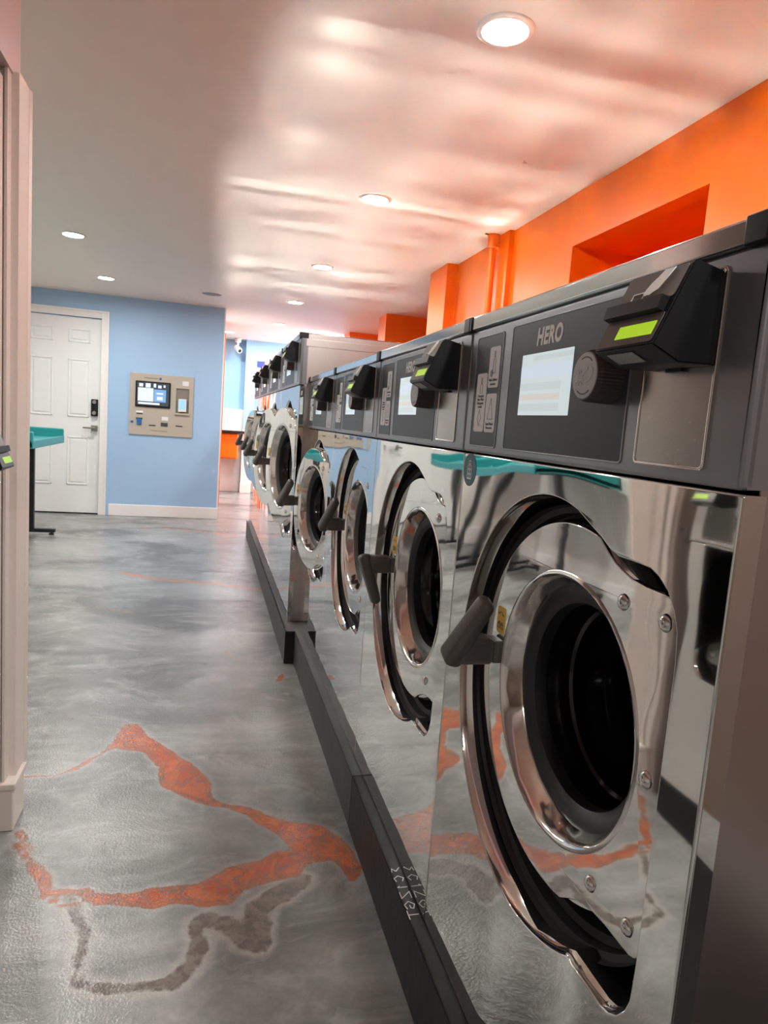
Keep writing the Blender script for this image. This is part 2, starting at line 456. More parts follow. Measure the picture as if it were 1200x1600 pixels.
fm = bpy.data.materials.new('marbled_epoxy_concrete'); fm.use_nodes = True
nt = fm.node_tree; N = nt.nodes.new; LK = nt.links.new
b = nt.nodes['Principled BSDF']
tc = N('ShaderNodeTexCoord')
def noise(scale, detail=4, rough=0.5, dist=0.0, vec=None):
    n = N('ShaderNodeTexNoise'); n.inputs['Scale'].default_value = scale; n.inputs['Detail'].default_value = detail
    n.inputs['Roughness'].default_value = rough; n.inputs['Distortion'].default_value = dist
    LK(vec if vec is not None else tc.outputs['Object'], n.inputs['Vector']); return n
def math_n(op, a, b_=None, c_=None):
    n = N('ShaderNodeMath'); n.operation = op
    for k, q in enumerate((a, b_, c_)):
        if q is None: continue
        if isinstance(q, (int, float)): n.inputs[k].default_value = q
        else: LK(q, n.inputs[k])
    return n.outputs[0]
def mixc(f, a, b_):
    n = N('ShaderNodeMix'); n.data_type = 'RGBA'
    if isinstance(f, float): n.inputs[0].default_value = f
    else: LK(f, n.inputs[0])
    for k, q in ((6, a), (7, b_)):
        if isinstance(q, tuple): n.inputs[k].default_value = (*q, 1)
        else: LK(q, n.inputs[k])
    return n.outputs[2]
def smooth(v, lo, hi, a=0.0, b_=1.0):
    n = N('ShaderNodeMapRange'); n.interpolation_type = 'SMOOTHSTEP'
    LK(v, n.inputs[0]); n.inputs[1].default_value = lo; n.inputs[2].default_value = hi
    n.inputs[3].default_value = a; n.inputs[4].default_value = b_
    return n.outputs[0]
mp = N('ShaderNodeMapping'); mp.inputs['Scale'].default_value = (1.0, 1.7, 1); mp.inputs['Rotation'].default_value = (0, 0, 0.5)
LK(tc.outputs['Object'], mp.inputs['Vector'])
cloud = noise(1.1, 5, 0.55, 0.8, mp.outputs['Vector'])
streak = noise(3.2, 6, 0.62, 1.6, mp.outputs['Vector'])
grain = noise(55, 3, 0.6)
c0 = mixc(smooth(cloud.outputs['Fac'], 0.32, 0.68), (0.135, 0.138, 0.135), (0.36, 0.365, 0.355))
c1 = mixc(smooth(streak.outputs['Fac'], 0.45, 0.75, 0, 0.55), c0, (0.50, 0.51, 0.495))
c1 = mixc(smooth(streak.outputs['Fac'], 0.42, 0.22, 0, 0.5), c1, (0.10, 0.102, 0.10))
def attr(nm):
    a = N('ShaderNodeAttribute'); a.attribute_name = nm; a.attribute_type = 'GEOMETRY'; return a.outputs['Fac']
wob = noise(9, 5, 0.65, 0.6)
wob2 = noise(38, 4, 0.6)
jit = math_n('ADD', math_n('MULTIPLY', math_n('SUBTRACT', wob.outputs['Fac'], 0.5), 0.045), math_n('MULTIPLY', math_n('SUBTRACT', wob2.outputs['Fac'], 0.5), 0.018))
# dark vein with pale halo
dd = math_n('ADD', attr('vein_dark'), jit)
c2 = mixc(smooth(dd, 0.026, 0.002, 0, 0.6), c1, (0.50, 0.47, 0.43))
c3 = mixc(smooth(dd, 0.004, -0.006, 0, 0.9), c2, mixc(smooth(wob2.outputs['Fac'], 0.4, 0.6), (0.105, 0.082, 0.068), (0.20, 0.165, 0.14)))
# faint far veins
df = math_n('ADD', attr('vein_faint'), math_n('MULTIPLY', jit, 1.2))
c3 = mixc(smooth(df, 0.008, -0.03, 0, 0.75), c3, (0.56, 0.22, 0.10))
# orange vein, with grey swirls inside
do = math_n('ADD', attr('vein_orange'), math_n('MULTIPLY', jit, 0.8))
c4 = mixc(smooth(do, 0.022, 0.0, 0, 0.35), c3, (0.50, 0.48, 0.44))
swirl = noise(7, 5, 0.6, 2.4)
ora = mixc(smooth(swirl.outputs['Fac'], 0.40, 0.60), (0.47, 0.088, 0.028), (0.56, 0.140, 0.045))
band = math_n('ABSOLUTE', math_n('SUBTRACT', swirl.outputs['Fac'], 0.47))
ora = mixc(smooth(band, 0.022, 0.004, 0, 0.85), ora, (0.17, 0.125, 0.095))
sw2 = noise(11, 5, 0.6, 1.6)
band2 = math_n('ABSOLUTE', math_n('SUBTRACT', sw2.outputs['Fac'], 0.54))
ora = mixc(smooth(band2, 0.020, 0.004, 0, 0.8), ora, (0.20, 0.15, 0.115))
deep = math_n('ABSOLUTE', math_n('ADD', do, 0.016))
ora = mixc(smooth(deep, 0.0045, 0.001, 0, 0.55), ora, (0.18, 0.12, 0.09))
c5 = mixc(smooth(do, 0.003, -0.004), c4, ora)
edge = math_n('ABSOLUTE', math_n('ADD', do, 0.004))
c5 = mixc(smooth(edge, 0.007, 0.001, 0, 0.5), c5, (0.20, 0.13, 0.09))
gr = N('ShaderNodeMix'); gr.data_type = 'RGBA'; gr.blend_type = 'MULTIPLY'; gr.inputs[0].default_value = 0.35
LK(c5, gr.inputs[6]); LK(mixc(smooth(grain.outputs['Fac'], 0.3, 0.7), (0.75, 0.75, 0.75), (1.1, 1.1, 1.1)), gr.inputs[7])
LK(gr.outputs[2], b.inputs['Base Color'])
rg = smooth(cloud.outputs['Fac'], 0.3, 0.7, 0.30, 0.20)
LK(rg, b.inputs['Roughness'])
b.inputs['Specular IOR Level'].default_value = 0.5
bp1 = N('ShaderNodeBump'); bp1.inputs['Strength'].default_value = 0.6; bp1.inputs['Distance'].default_value = 0.0015
orange_peel = noise(170, 2, 0.5)
LK(orange_peel.outputs['Fac'], bp1.inputs['Height'])
bp2 = N('ShaderNodeBump'); bp2.inputs['Strength'].default_value = 0.3; bp2.inputs['Distance'].default_value = 0.01
LK(streak.outputs['Fac'], bp2.inputs['Height']); LK(bp1.outputs['Normal'], bp2.inputs['Normal'])
LK(bp2.outputs['Normal'], b.inputs['Normal'])
floor = struct(link('floor', me, fm), 'grey marbled epoxy floor with orange veins')

# ------------------------------------------------------------------ room shell
H = 2.2824; XW = 1.132; YB = 7.2253
struct(box('ceiling', (-2.6, -3.0, H), (2.3, 10.6, H + 0.1), M['ceil']), 'smooth white ceiling glowing orange above the washers')
# orange wall with a deep window niche: built of blocks round the opening
ny0, ny1, nz = 1.58, 2.485, 2.043
struct(boxes('wall_right', [((XW, -0.10, 0), (XW + 0.75, ny0, H)), ((XW, ny1, 0), (XW + 0.75, 4.43, H)),
      ((XW, ny0, nz), (XW + 0.75, ny1, H)), ((XW, ny0, 0), (XW + 0.75, ny1, 1.30)), ((XW + 0.62, ny0, 1.30), (XW + 0.75, ny1, nz)),
      ((XW - 0.03, 3.16, 0), (XW, 3.30, H)), ((XW - 0.075, 4.06, 0), (XW, 4.43, H))], M['orange']), 'orange painted wall with deep niche above the washers')
struct(boxes('wall_right.001', [((1.22, 6.36, 0), (2.2, 6.66, H)), ((1.17, 8.0, 0), (2.2, 8.35, H)), ((2.1, 4.43, 0), (2.2, 10.3, H))], M['orange']), 'orange piers farther along the washer aisle')
PX = -0.345
dx0, dx1, dz = -2.375, -1.572, 2.04        # door opening
struct(boxes('wall_partition', [((-2.6, YB, dz), (PX, YB + 0.14, H)), ((dx1, YB, 0), (PX, YB + 0.14, dz)), ((-2.6, YB, 0), (dx0, YB + 0.14, dz))], M['blue']), 'pale blue partition wall with door and payment panel')
struct(box('wall_partition.001', (-2.6, YB + 0.141, 0), (PX - 0.01, 8.3, H), M['white']), 'white side of the partition wall')
struct(box('wall_partition.002', (-0.62, 8.302, 0), (-0.305, 9.12, 2.14), M['orange']), 'orange pier behind the partition')
# unseen window frame and area lamp, added to brighten the far end
wn_ = struct(boxes('added_window_1', [((2.07, 8.55, 0.75), (2.11, 8.61, 2.1)), ((2.07, 9.95, 0.75), (2.11, 10.01, 2.1)), ((2.07, 8.55, 0.72), (2.11, 10.01, 0.78)), ((2.07, 8.55, 2.06), (2.11, 10.01, 2.12))], M['white']), 'added white window frame, unseen at the far end')
ld = bpy.data.lights.new('added_far_light', 'AREA'); ld.shape = 'RECTANGLE'; ld.size = 1.26; ld.size_y = 1.3; ld.energy = 80; ld.color = (0.86, 0.94, 1.0)
lo_ = bpy.data.objects.new('added_far_light', ld); COL.objects.link(lo_); lo_.location = (2.085, 9.28, 1.42); lo_.rotation_euler = (0, math.radians(90), 0)
struct(box('trim_1', (PX - 0.004, YB - 0.004, 0.12), (PX + 0.012, YB + 0.14, H), M['white'], bev=0.003), 'white corner strip on the partition end')
struct(boxes('wall_far', [((-2.6, 10.25, 0.0), (2.2, 10.4, H)), ((0.03, 10.08, 0), (2.1, 10.25, H))], M['blue2']), 'sunny blue far wall')
struct(boxes('wall_far.001', [((-0.6, 10.12, 0.93), (0.03, 10.25, 1.25)), ((-0.6, 10.2, 0.0), (0.03, 10.25, 0.93)), ((0.03, 10.06, 0), (0.6, 10.08, 0.95))], M['white']), 'white lower panelling on the far wall')
struct(boxes('baseboard_far', [((-0.6, 10.17, 0), (0.02, 10.2, 0.15)), ((0.02, 10.03, 0), (0.6, 10.06, 0.15))], M['white'], bev=0.004))
struct(box('wall_left', (-2.62, -3.0, 0), (-2.45, YB, H), M['beadboard']), 'white beadboard side wall')
struct(box('wall_rear', (-2.6, -3.1, 0), (2.2, -3.0, H), M['tan']), 'tan wall behind the photographer')
struct(boxes('baseboard_left', [((-2.45, 1.55, 0), (-2.43, YB, 0.14))], M['white'], bev=0.004))
struct(box('baseboard_partition', (-1.47, YB - 0.018, 0), (PX + 0.012, YB, 0.125), M['white'], bev=0.006), 'white baseboard under the blue wall')
struct(box('wall_right.002', (XW, -3.0, 0), (XW + 0.2, -0.10, H), M['taupe']), 'brownish wall beside the camera')
# stub wall that carries the fluted casing, bulkhead over the left machines
struct(box('wall_stub', (-2.45, 1.40, 0), (-0.958, 1.515, H), M['trimpaint']), 'short wall end left of the camera')
struct(box('wall_bulkhead', (-2.45, -1.6, 1.925), (-0.95, 1.475, H), M['bulk']), 'white bulkhead above the left machines, orange bounce tinted in')
bm = bmesh.new()
flute = [(1.392, -0.962), (1.392, -0.955), (1.424, -0.955)]
for fk in range(8):
    y_ = 1.426 + fk * 0.0105
    flute += [(y_, -0.938), (y_ + 0.004, -0.935), (y_ + 0.0062, -0.943), (y_ + 0.0085, -0.946)]
flute += [(1.512, -0.936), (1.528, -0.932), (1.530, -0.958)]
lo = [bm.verts.new((x, y, 0.135)) for y, x in flute]; hi = [bm.verts.new((x, y, 1.93)) for y, x in flute]
for k in range(len(flute)):
    j = (k + 1) % len(flute); bm.faces.new((lo[k], lo[j], hi[j], hi[k]))
bm.faces.new(lo[::-1]); bm.faces.new(hi)
struct(from_bm('trim_2', bm, M['trimpaint']), 'fluted off-white casing on the wall end')
struct(boxes('trim_3', [((-1.06, 1.385, 0.0), (-0.932, 1.50, 0.125)), ((-1.06, 1.380, 0.118), (-0.926, 1.505, 0.138))], M['trimpaint'], bev=0.004), 'worn plinth block at the foot of the casing')
struct(boxes('trim_4', [((-1.5, 1.352, 0.0), (-0.985, 1.372, 1.905)), ((-0.985, 1.340, 0.0), (-0.972, 1.378, 1.905))], M['beige_filler'], bev=0.002), 'taupe filler board beside the left machines')
struct(box('trim_5', (-0.971, 1.36, 0.14), (-0.963, 1.386, 1.90), M['trimpaint'], bev=0.002), 'thin white edge strip beside the filler board')
# small fixings on the filler board
bm = bmesh.new()
for z in (1.87, 1.60, 1.42, 1.12, 0.90, 0.55):
    lathe_bm(bm, [(0, -0.0035), (0.0028, -0.003), (0.004, 0)], 10, -1.0, 1.3525, z, 'Y')
struct(from_bm('trim_6', bm, M['rubber'], smooth=True), 'screw heads in the filler board')

# door_1: six-panel white door
dr = struct(empty('door_1', ((dx0 + dx1) / 2, YB + 0.05, 0)), 'white six-panel door in the blue wall')
def D(lo, hi): return (tuple(a - c for a, c in zip(lo, dr.location)), tuple(a - c for a, c in zip(hi, dr.location)))
Lx0, Lx1 = dx0 + 0.012, dx1 - 0.006
bm = bmesh.new()
box_bm(bm, *D((Lx0, YB + 0.030, 0.014), (Lx1, YB + 0.07, 2.036)))
for ua, ub in ((-2.246, -2.035), (-1.89, -1.683)):
    for za, zb in ((1.782, 1.918), (1.022, 1.612), (0.31, 0.815)):
        # moulded frame and raised field
        w = 0.014
        for lo, hi in (((ua, YB + 0.021, za), (ub, YB + 0.031, za + w)), ((ua, YB + 0.021, zb - w), (ub, YB + 0.031, zb)),
                       ((ua, YB + 0.021, za), (ua + w, YB + 0.031, zb)), ((ub - w, YB + 0.021, za), (ub, YB + 0.031, zb))):
            box_bm(bm, *D(lo, hi), bev=0.004)
        box_bm(bm, *D((ua + 0.03, YB + 0.022, za + 0.03), (ub - 0.03, YB + 0.031, zb - 0.03)), bev=0.006)
from_bm('door_leaf', bm, M['whitedoor'], dr, smooth=True, angle=50, wn=True)
boxes('door_frame', [D((dx1, YB - 0.018, 0), (dx1 + 0.055, YB + 0.06, dz + 0.055)), D((dx0 - 0.055, YB - 0.018, 0), (dx0, YB + 0.06, dz + 0.055)), D((dx0, YB - 0.0175, dz), (dx1, YB + 0.06, dz + 0.055)),
      D((dx1 + 0.055, YB - 0.026, 0), (dx1 + 0.075, YB, dz + 0.075)), D((dx0 - 0.075, YB - 0.026, 0), (dx0 - 0.055, YB, dz + 0.075)), D((dx0 - 0.055, YB - 0.0255, dz + 0.055), (dx1 + 0.055, YB, dz + 0.075))], M['white'], dr, bev=0.003)
lk = box('door_lock', *D((-1.66, YB - 0.012, 1.04), (-1.594, YB + 0.03, 1.215)), M['black'], dr, bev=0.008)
lk['label'] = 'black keypad lock'
lathe('lock_dial', [(0, -0.022), (0.018, -0.020), (0.02, -0.012), (0.02, 0)], M['grille'], lk, 24, (-1.627 - dr.location.x, YB - 0.01 - dr.location.y, 1.185), 'Y')
lathe('lock_dial', [(0, -0.022), (0.018, -0.020), (0.02, -0.012), (0.02, 0)], M['grille'], lk, 24, (-1.627 - dr.location.x, YB - 0.01 - dr.location.y, 1.072), 'Y')
bm = bmesh.new()
box_bm(bm, *D((-1.655, YB - 0.010, 0.885), (-1.595, YB + 0.03, 0.945)), bev=0.004)
box_bm(bm, *D((-1.73, YB - 0.052, 0.907), (-1.612, YB - 0.036, 0.925)), bev=0.005)
box_bm(bm, *D((-1.636, YB - 0.05, 0.906), (-1.614, YB, 0.926)), bev=0.004)
from_bm('door_handle', bm, M['nickel'], dr, smooth=True, angle=50, wn=True)

# ------------------------------------------------------------------ ceiling lights
LG = 'round recessed ceiling downlights'
def make_light():
    r = empty('ceiling_light', (0, 0, H))
    lathe('trim_ring', [(0.062, -0.004), (0.066, -0.007), (0.078, -0.006), (0.083, -0.002), (0.084, 0.002), (0.060, 0.002)], M['lamp_rim'], r, 48, (0, 0, 0), 'Z', close=True)
    lathe('diffuser', [(0, -0.0035), (0.0618, -0.0035)], M['diffuser'], r, 48, (0, 0, 0), 'Z')
    return r
lights = [((0.297, 1.4376), 'downlight closest to the camera, over the first washer'),
          ((0.297, 3.01), 'second downlight along the washer row, over the bowls of the small washers'),
          ((0.297, 4.66), 'third downlight along the washer row, above the big washers'),
          ((0.297, 6.32), 'fourth downlight along the washer row'),
          ((0.297, 7.98), 'last and smallest downlight of the washer row'),
          ((-1.40, 4.68), 'downlight over the aisle nearer the teal table'),
          ((-1.40, 6.21), 'downlight close to the blue wall above the white door')]
lights[1] = ((0.297, 3.01), 'second downlight along the washer row, beside the patterned ceiling glow')
lt0 = make_light()
for i, ((x, y), lab) in enumerate(lights):
    o = lt0 if i == 0 else copy_tree(lt0)
    o.location = (x, y, H - 0.001)
    tag(o, lab, 'ceiling light', LG)
for x, y, lab in ((0.30, -0.15, 'added downlight behind the camera over the washer row'), (0.30, -1.75, 'added downlight farthest behind the camera by the washers'), (-0.45, -2.0, 'added downlight well behind the camera over the aisle'),
                  (-1.40, 3.10, 'added downlight over the aisle hidden past the wall end'),
                  (0.297, 9.4, 'added downlight by the far blue wall, behind the washers')):
    o = copy_tree(lt0); o.location = (x, y, H - 0.001); tag(o, lab, 'ceiling light', LG)  # extra lamps added to raise the room's brightness
o = copy_tree(lt0); o.location = (-0.25, 9.3, H - 0.001); tag(o, 'added downlight beyond the partition near the security camera', 'ceiling light', LG)  # one more lamp added for brightness

sp = empty('ceiling_speaker', (-0.487, 6.403, H))
lathe('grille', [(0, -0.006), (0.088, -0.005), (0.095, 0)], M['grille'], sp, 40, (0, 0, 0), 'Z')
lathe('rim', [(0.093, -0.005), (0.104, -0.006), (0.108, 0.0), (0.093, 0.001)], M['lamp_rim'], sp, 40, (0, 0, 0), 'Z', close=True)
tag(sp, 'round grey grille set flush in the ceiling before the blue wall', 'ceiling speaker')
bm = bmesh.new()
tube_bm(bm, [(0.748, 2.251, H), (0.748, 2.25, H - 0.008), (0.756, 2.243, H - 0.014), (0.748, 2.236, H - 0.018), (0.740, 2.243, H - 0.014)], 0.0022, 8)
tag(from_bm('ceiling_hook', bm, M['lamp_rim'], smooth=True), 'tiny curled hook stuck in the ceiling near the orange wall', 'hook')

# pipe
pr = empty('drain_pipe', (1.066, 3.30, 0.0))
lathe('pipe_run', [(0.0215, 0.0), (0.0215, H - 0.06)], M['orange'], pr, 24, (0, 0, 0), 'Z')
lathe('coupling', [(0.0215, H - 0.075), (0.031, H - 0.07), (0.031, H - 0.008), (0.038, H - 0.006), (0.038, H)], M['orange'], pr, 24, (0, 0, 0), 'Z')
box('ceiling_strap', (-0.055, -0.012, H - 0.006), (-0.03, -0.004, H), M['ink'], pr)
box('ceiling_strap', (0.03, -0.012, H - 0.006), (0.05, 0.0, H), M['ink'], pr)
tag(pr, 'orange painted vertical pipe running up to the ceiling', 'pipe')

# ------------------------------------------------------------------ washing machines
def cutout(s, n=64, off=0.0, weights=False, soft=False):
    """outline of the opening in the front panel, small-machine metres measured from body bottom, scaled by s"""
    cu, cz = 0.350, 0.605
    raw = []
    for k in range(n + 1):
        t = math.radians(105 - 210 * k / n)
        w = max(0.0, min(1.0, (100 - math.degrees(t)) / 45)) if t > 0 else max(0.15, min(1.0, (math.degrees(t) + 112) / 25))
        raw.append((cu + (0.279 - off * w) * math.cos(t), cz + (0.309 - off * w) * math.sin(t), w))
    low = [(0.253, 0.291), (0.225, 0.280), (0.205, 0.270), (0.189, 0.2605), (0.150, 0.260), (0.114, 0.259), (0.097, 0.254), (0.082, 0.243), (0.070, 0.226), (0.064, 0.208), (0.062, 0.170)]
    top = [(0.250, 0.287), (0.216, 0.273), (0.197, 0.263), (0.178, 0.258), (0.140, 0.258), (0.118, 0.257), (0.104, 0.252), (0.086, 0.240), (0.073, 0.222), (0.065, 0.202), (0.062, 0.170)]
    def ins(u, h, sg, lw):
        w = max(0.0, min(1.0, (0.12 - u) / 0.05))
        return (u + off * w * lw, cz + sg * (h - off * lw * (1 - 0.5 * w)), lw)
    raw += [ins(u, h, -1, 0.5) for u, h in low] + [ins(u, h, 1, 0.12) for u, h in top[::-1]]
    if soft: raw = [(u, z, w * (0.2 if z > cz else 1.0)) for u, z, w in raw]
    if weights: return [(u * s, z * s, w) for u, z, w in raw]
    return [(u * s, z * s) for u, z, w in raw]

def door_outline(s):
    """relative to hinge line (u=0) and door axis height (z=0)"""
    cu, R = 0.273, 0.26
    raw = []
    R = 0.261
    for k in range(73):
        t = math.radians(104 - 208 * k / 72)
        raw.append((cu + R * math.cos(t), R * math.sin(t)))
    tab = [(0.187, 0.2375), (0.172, 0.229), (0.157, 0.2235), (0.134, 0.2165), (0.106, 0.2135), (0.075, 0.2135), (0.055, 0.2125), (0.046, 0.209), (0.040, 0.202), (0.037, 0.190)]
    raw += [(u, -z) for u, z in tab] + [(u, z) for u, z in tab[::-1]]
    return [(u * s, z * s) for u, z in raw]

def smooth_box(bm, lo, hi, bev, rot=None, piv=None, taper=None):
    r = bmesh.ops.create_cube(bm, size=1.0)
    vs = r['verts']
    c = Vector([(a + b) / 2 for a, b in zip(lo, hi)]); s = [b - a for a, b in zip(lo, hi)]
    bmesh.ops.scale(bm, vec=s, verts=vs); bmesh.ops.translate(bm, vec=c, verts=vs)
    if taper:
        for v in vs: v.co = taper(v.co.copy())
    es = list({e for v in vs for e in v.link_edges})
    rr = bmesh.ops.bevel(bm, geom=es, offset=bev, segments=4, affect='EDGES', profile=0.5)
    vs = list({v for f in rr['faces'] for v in f.verts} | {v for v in vs if v.is_valid})
    if rot is not None:
        bmesh.ops.rotate(bm, cent=piv, matrix=rot, verts=vs)
    return vs

def make_reader(parent, uc, z0, front=0.0):
    """card reader in the machine's axes: centre uc, bottom height z0"""
    hw = 0.049
    prof = [(0.0, 0.0), (-0.040, -0.001), (-0.0705, 0.013), (-0.036, 0.092), (-0.030, 0.093), (0.0, 0.086)]
    bm = bmesh.new()
    A = [bm.verts.new((front + x, uc - hw, z0 + z)) for x, z in prof]
    B = [bm.verts.new((front + x, uc + hw, z0 + z)) for x, z in prof]
    n = len(prof)
    for k in range(n): bm.faces.new((A[k], A[(k + 1) % n], B[(k + 1) % n], B[k]))
    bm.faces.new(A[::-1]); bm.faces.new(B)
    bmesh.ops.bevel(bm, geom=list(bm.edges), offset=0.0016, segments=2, affect='EDGES')
    rd = from_bm('card_reader', bm, M['black'], parent, smooth=True, angle=50, wn=True)
    p0 = Vector((front - 0.0705, 0, z0 + 0.013)); p1 = Vector((front - 0.036, 0, z0 + 0.092))
    tv = (p1 - p0).normalized(); nv = Vector((-tv.z, 0, tv.x))
    def to3(a, b_, c_):           # a across (+u), b up the slope, c outwards
        q = p0 + tv * b_ + nv * (c_ + 0.0002)
        return (q.x, uc + a, q.z)
    def slab(name, a0, a1, b0, b1, m, c0=0.0, c1=0.001, r=0.003, par=rd):
        me = plate_mesh([rrect(a0, a1, b0, b1, r, 3)], c1 - c0)
        for v in me.vertices: v.co = to3(v.co.x, v.co.y, v.co.z + (c0 + c1) / 2)
        clean(me); me.materials.clear()
        return link(name, me, m, par)
    slab('face_panel', -0.0455, 0.0455, 0.050, 0.084, M['reader_face'])
    slab('display_window', -0.0455, 0.0455, 0.003, 0.034, M['lcd_frame'])
    slab('display', -0.041, 0.018, 0.0105, 0.0245, M['lcd'], 0.001, 0.0016, 0.0005)
    # hood above the display
    bm = bmesh.new()
    hp = [(0.0345, 0.0), (0.0345, 0.0075), (0.0475, 0.0095), (0.0495, 0.0)]
    A = [bm.verts.new(to3(-0.041, b_, c_)) for b_, c_ in hp]; B = [bm.verts.new(to3(0.0495, b_, c_)) for b_, c_ in hp]
    for k in range(4): bm.faces.new((A[k], A[(k + 1) % 4], B[(k + 1) % 4], B[k]))
    bm.faces.new(A[::-1]); bm.faces.new(B)
    from_bm('hood', bm, M['black'], rd)
    # printed hand holding a card (mirrored so it reads from the aisle)
    card = [[(0.028, 0.052), (0.028, 0.062), (0.010, 0.062), (0.010, 0.052), (0.028, 0.052)]]
    strokes('card_symbol', card, 0.0011, M['print_light'], rd, lambda a, b_, c_: to3(a - 0.004, b_, c_ + 0.001), 0.0004)
    hand = [(0.010, 0.061), (0.006, 0.058), (0.004, 0.060), (0.000, 0.060), (-0.002, 0.064), (-0.008, 0.067), (-0.013, 0.070), (-0.018, 0.083), (-0.034, 0.083), (-0.026, 0.074), (-0.018, 0.070)]
    hand = [(0.010, 0.060), (0.006, 0.057), (0.002, 0.058), (-0.001, 0.057), (-0.006, 0.060), (-0.012, 0.062), (-0.024, 0.0835), (-0.008, 0.0835), (-0.003, 0.077), (0.004, 0.071), (0.008, 0.065)]
    me = plate_mesh([hand], 0.0006)
    for v in me.vertices: v.co = to3(v.co.x - 0.003, v.co.y, v.co.z + 0.0013)
    clean(me); me.materials.clear(); link('hand_symbol', me, M['print_light'], rd)
    # serial label on the slanted underside
    q0 = Vector((front - 0.0705, 0, z0 + 0.013)); q1 = Vector((front - 0.040, 0, z0 - 0.001)); tq = (q1 - q0).normalized(); nq = Vector((tq.z, 0, -tq.x))
    if nq.z > 0: nq = -nq
    me = plate_mesh([rrect(-0.022, 0.022, 0.007, 0.025, 0.0005, 2)], 0.0006)
    for v in me.vertices:
        w = q0 + tq * v.co.y + nq * (0.0006 + v.co.z); v.co = (w.x, uc + 0.012 + v.co.x, w.z)
    clean(me); me.materials.clear(); link('serial_label', me, M['reader_label'], rd)
    return rd

def make_washer(s, W, hb, hc, big=False, mats=None):
    """s door scale, W width, hb height of the mirror front, hc height of the control band"""
    mt = dict(front=M['mirror'], door=M['door_steel'], side=M['side'], panel=M['panel'])
    if mats: mt.update(mats)
    r = empty('washing_machine', (0, 0, 0))
    hT = hb + hc; Dp = 0.86 if big else 0.78; g = 0.0025
    # cabinet shell
    boxes('cabinet', [((0.020, g, 0.0), (Dp, g + 0.002, hT - 0.004)), ((0.020, W - g - 0.002, 0.0), (Dp, W - g, hT - 0.004)),
                      ((0.02, g, 0.0), (Dp, W - g, 0.003)), ((Dp - 0.003, g, 0), (Dp, W - g, hT - 0.004))], mt['side'], r)
    # mirror front with the opening
    outer = rrect(0.0015, W - 0.0015, 0.001, hb - 0.002, 0.004, 3)
    cut = cutout(s)
    plate('front_panel', [outer, cut], 0.0, 0.006, mt['front'], r, bev=0.0025, res=3)
    box('side_flange', (0.004, 0.0015, 0.002), (0.026, 0.0026, hb - 0.003), mt['front'], r)
    box('side_flange', (0.004, W - 0.0026, 0.002), (0.026, W - 0.0015, hb - 0.003), mt['front'], r)
    # turned-in lip and black recess behind the opening
    loops = [(cut, 0.003), (cutout(s, off=0.001), 0.007), (cutout(s, off=0.004), 0.014), (cutout(s, off=0.010), 0.022)]
    wts = [q[2] for q in cutout(s, weights=True, soft=big)]
    bm = bmesh.new(); rings = [[bm.verts.new((0.003 + (x - 0.003) * (0.15 + 0.85 * w_), u, z)) for (u, z), w_ in zip(L, wts)] for L, x in loops]
    for A, B in zip(rings[:-1], rings[1:]):
        n = len(A)
        for k in range(n): bm.faces.new((A[k], A[(k + 1) % n], B[(k + 1) % n], B[k]))
    from_bm('opening_lip', bm, M['chrome'], r, smooth=True, angle=60)
    cz = 0.618 * s
    hcu, Rd = (0.055 + 0.273) * s, 0.175 * s
    L = cutout(s, off=0.009)
    bm = bmesh.new()
    A = [bm.verts.new((0.0055 + 0.0155 * w_, u, z)) for (u, z), w_ in zip(L, wts)]; B = [bm.verts.new((0.090, u, z)) for u, z in L]
    n = len(A)
    for k in range(n): bm.faces.new((A[k], A[(k + 1) % n], B[(k + 1) % n], B[k]))
    from_bm('recess_wall', bm, M['rubber'], r, smooth=True, angle=60)
    hole = [(hcu + Rd * math.cos(2 * PI * k / 64), cz + Rd * math.sin(2 * PI * k / 64)) for k in range(64)]
    plate('recess_plate', [cutout(s, off=0.011), hole], 0.088, 0.092, M['rubber'], r)
    lathe('recess_bellows', [(0.299 * s, 0.030), (0.296 * s, 0.040), (0.288 * s, 0.044), (0.286 * s, 0.060), (0.276 * s, 0.064), (0.272 * s, 0.088)], M['bellows'], r, 96, (0, 0.321 * s, 0.605 * s), 'X')
    lathe('drum_collar', [(0.250 * s, 0.086), (0.248 * s, 0.066), (0.240 * s, 0.060), (0.232 * s, 0.066), (0.230 * s, 0.088)], M['bezel'], r, 96, (0, 0.328 * s, cz), 'X')
    lathe('drum', [(Rd * 1.16, 0.040), (Rd * 1.18, 0.060), (Rd * 1.05, 0.070), (Rd, 0.09), (Rd * 1.35, 0.11), (Rd * 1.35, 0.50), (0, 0.52)], M['rubber'], r, 64, (0, hcu, cz), 'X')
    # ---- door: hinge line at u = 0.055 s
    ho = empty('door', (0.030, 0.055 * s, cz)); ho.parent = r
    me_o = plate_mesh([door_outline(s), [(0.273 * s + 0.186 * s * math.cos(2 * PI * k / 72), 0.186 * s * math.sin(2 * PI * k / 72)) for k in range(72)]], 0.010, 0.002, 2)
    for v in me_o.vertices: a, b_, d = v.co; v.co = (0.005 + d, a, b_)
    clean(me_o); me_o.materials.clear()
    dplate = link('door', me_o, mt['door'], r, smooth=True, angle=46, wn=True)
    dplate.location = ho.location; bpy.data.objects.remove(ho)
    d = dplate; c = (0, 0.273 * s, 0); q = s
    lathe('door_rim', [(0.2585 * q, 0.008), (0.2612 * q, 0.011), (0.266 * q, 0.024), (0.262 * q, 0.026), (0.24 * q, 0.012)], M['chrome'], d, 96, c, 'X', close=True)
    lathe('bezel_ring', [(0.193 * q, 0.001), (0.190 * q, -0.0015), (0.186 * q, -0.002), (0.182 * q, 0.001), (0.177 * q, 0.012), (0.170 * q, 0.026), (0.167 * q, 0.034), (0.167 * q, 0.040)], M['bezel'], d, 96, c, 'X')
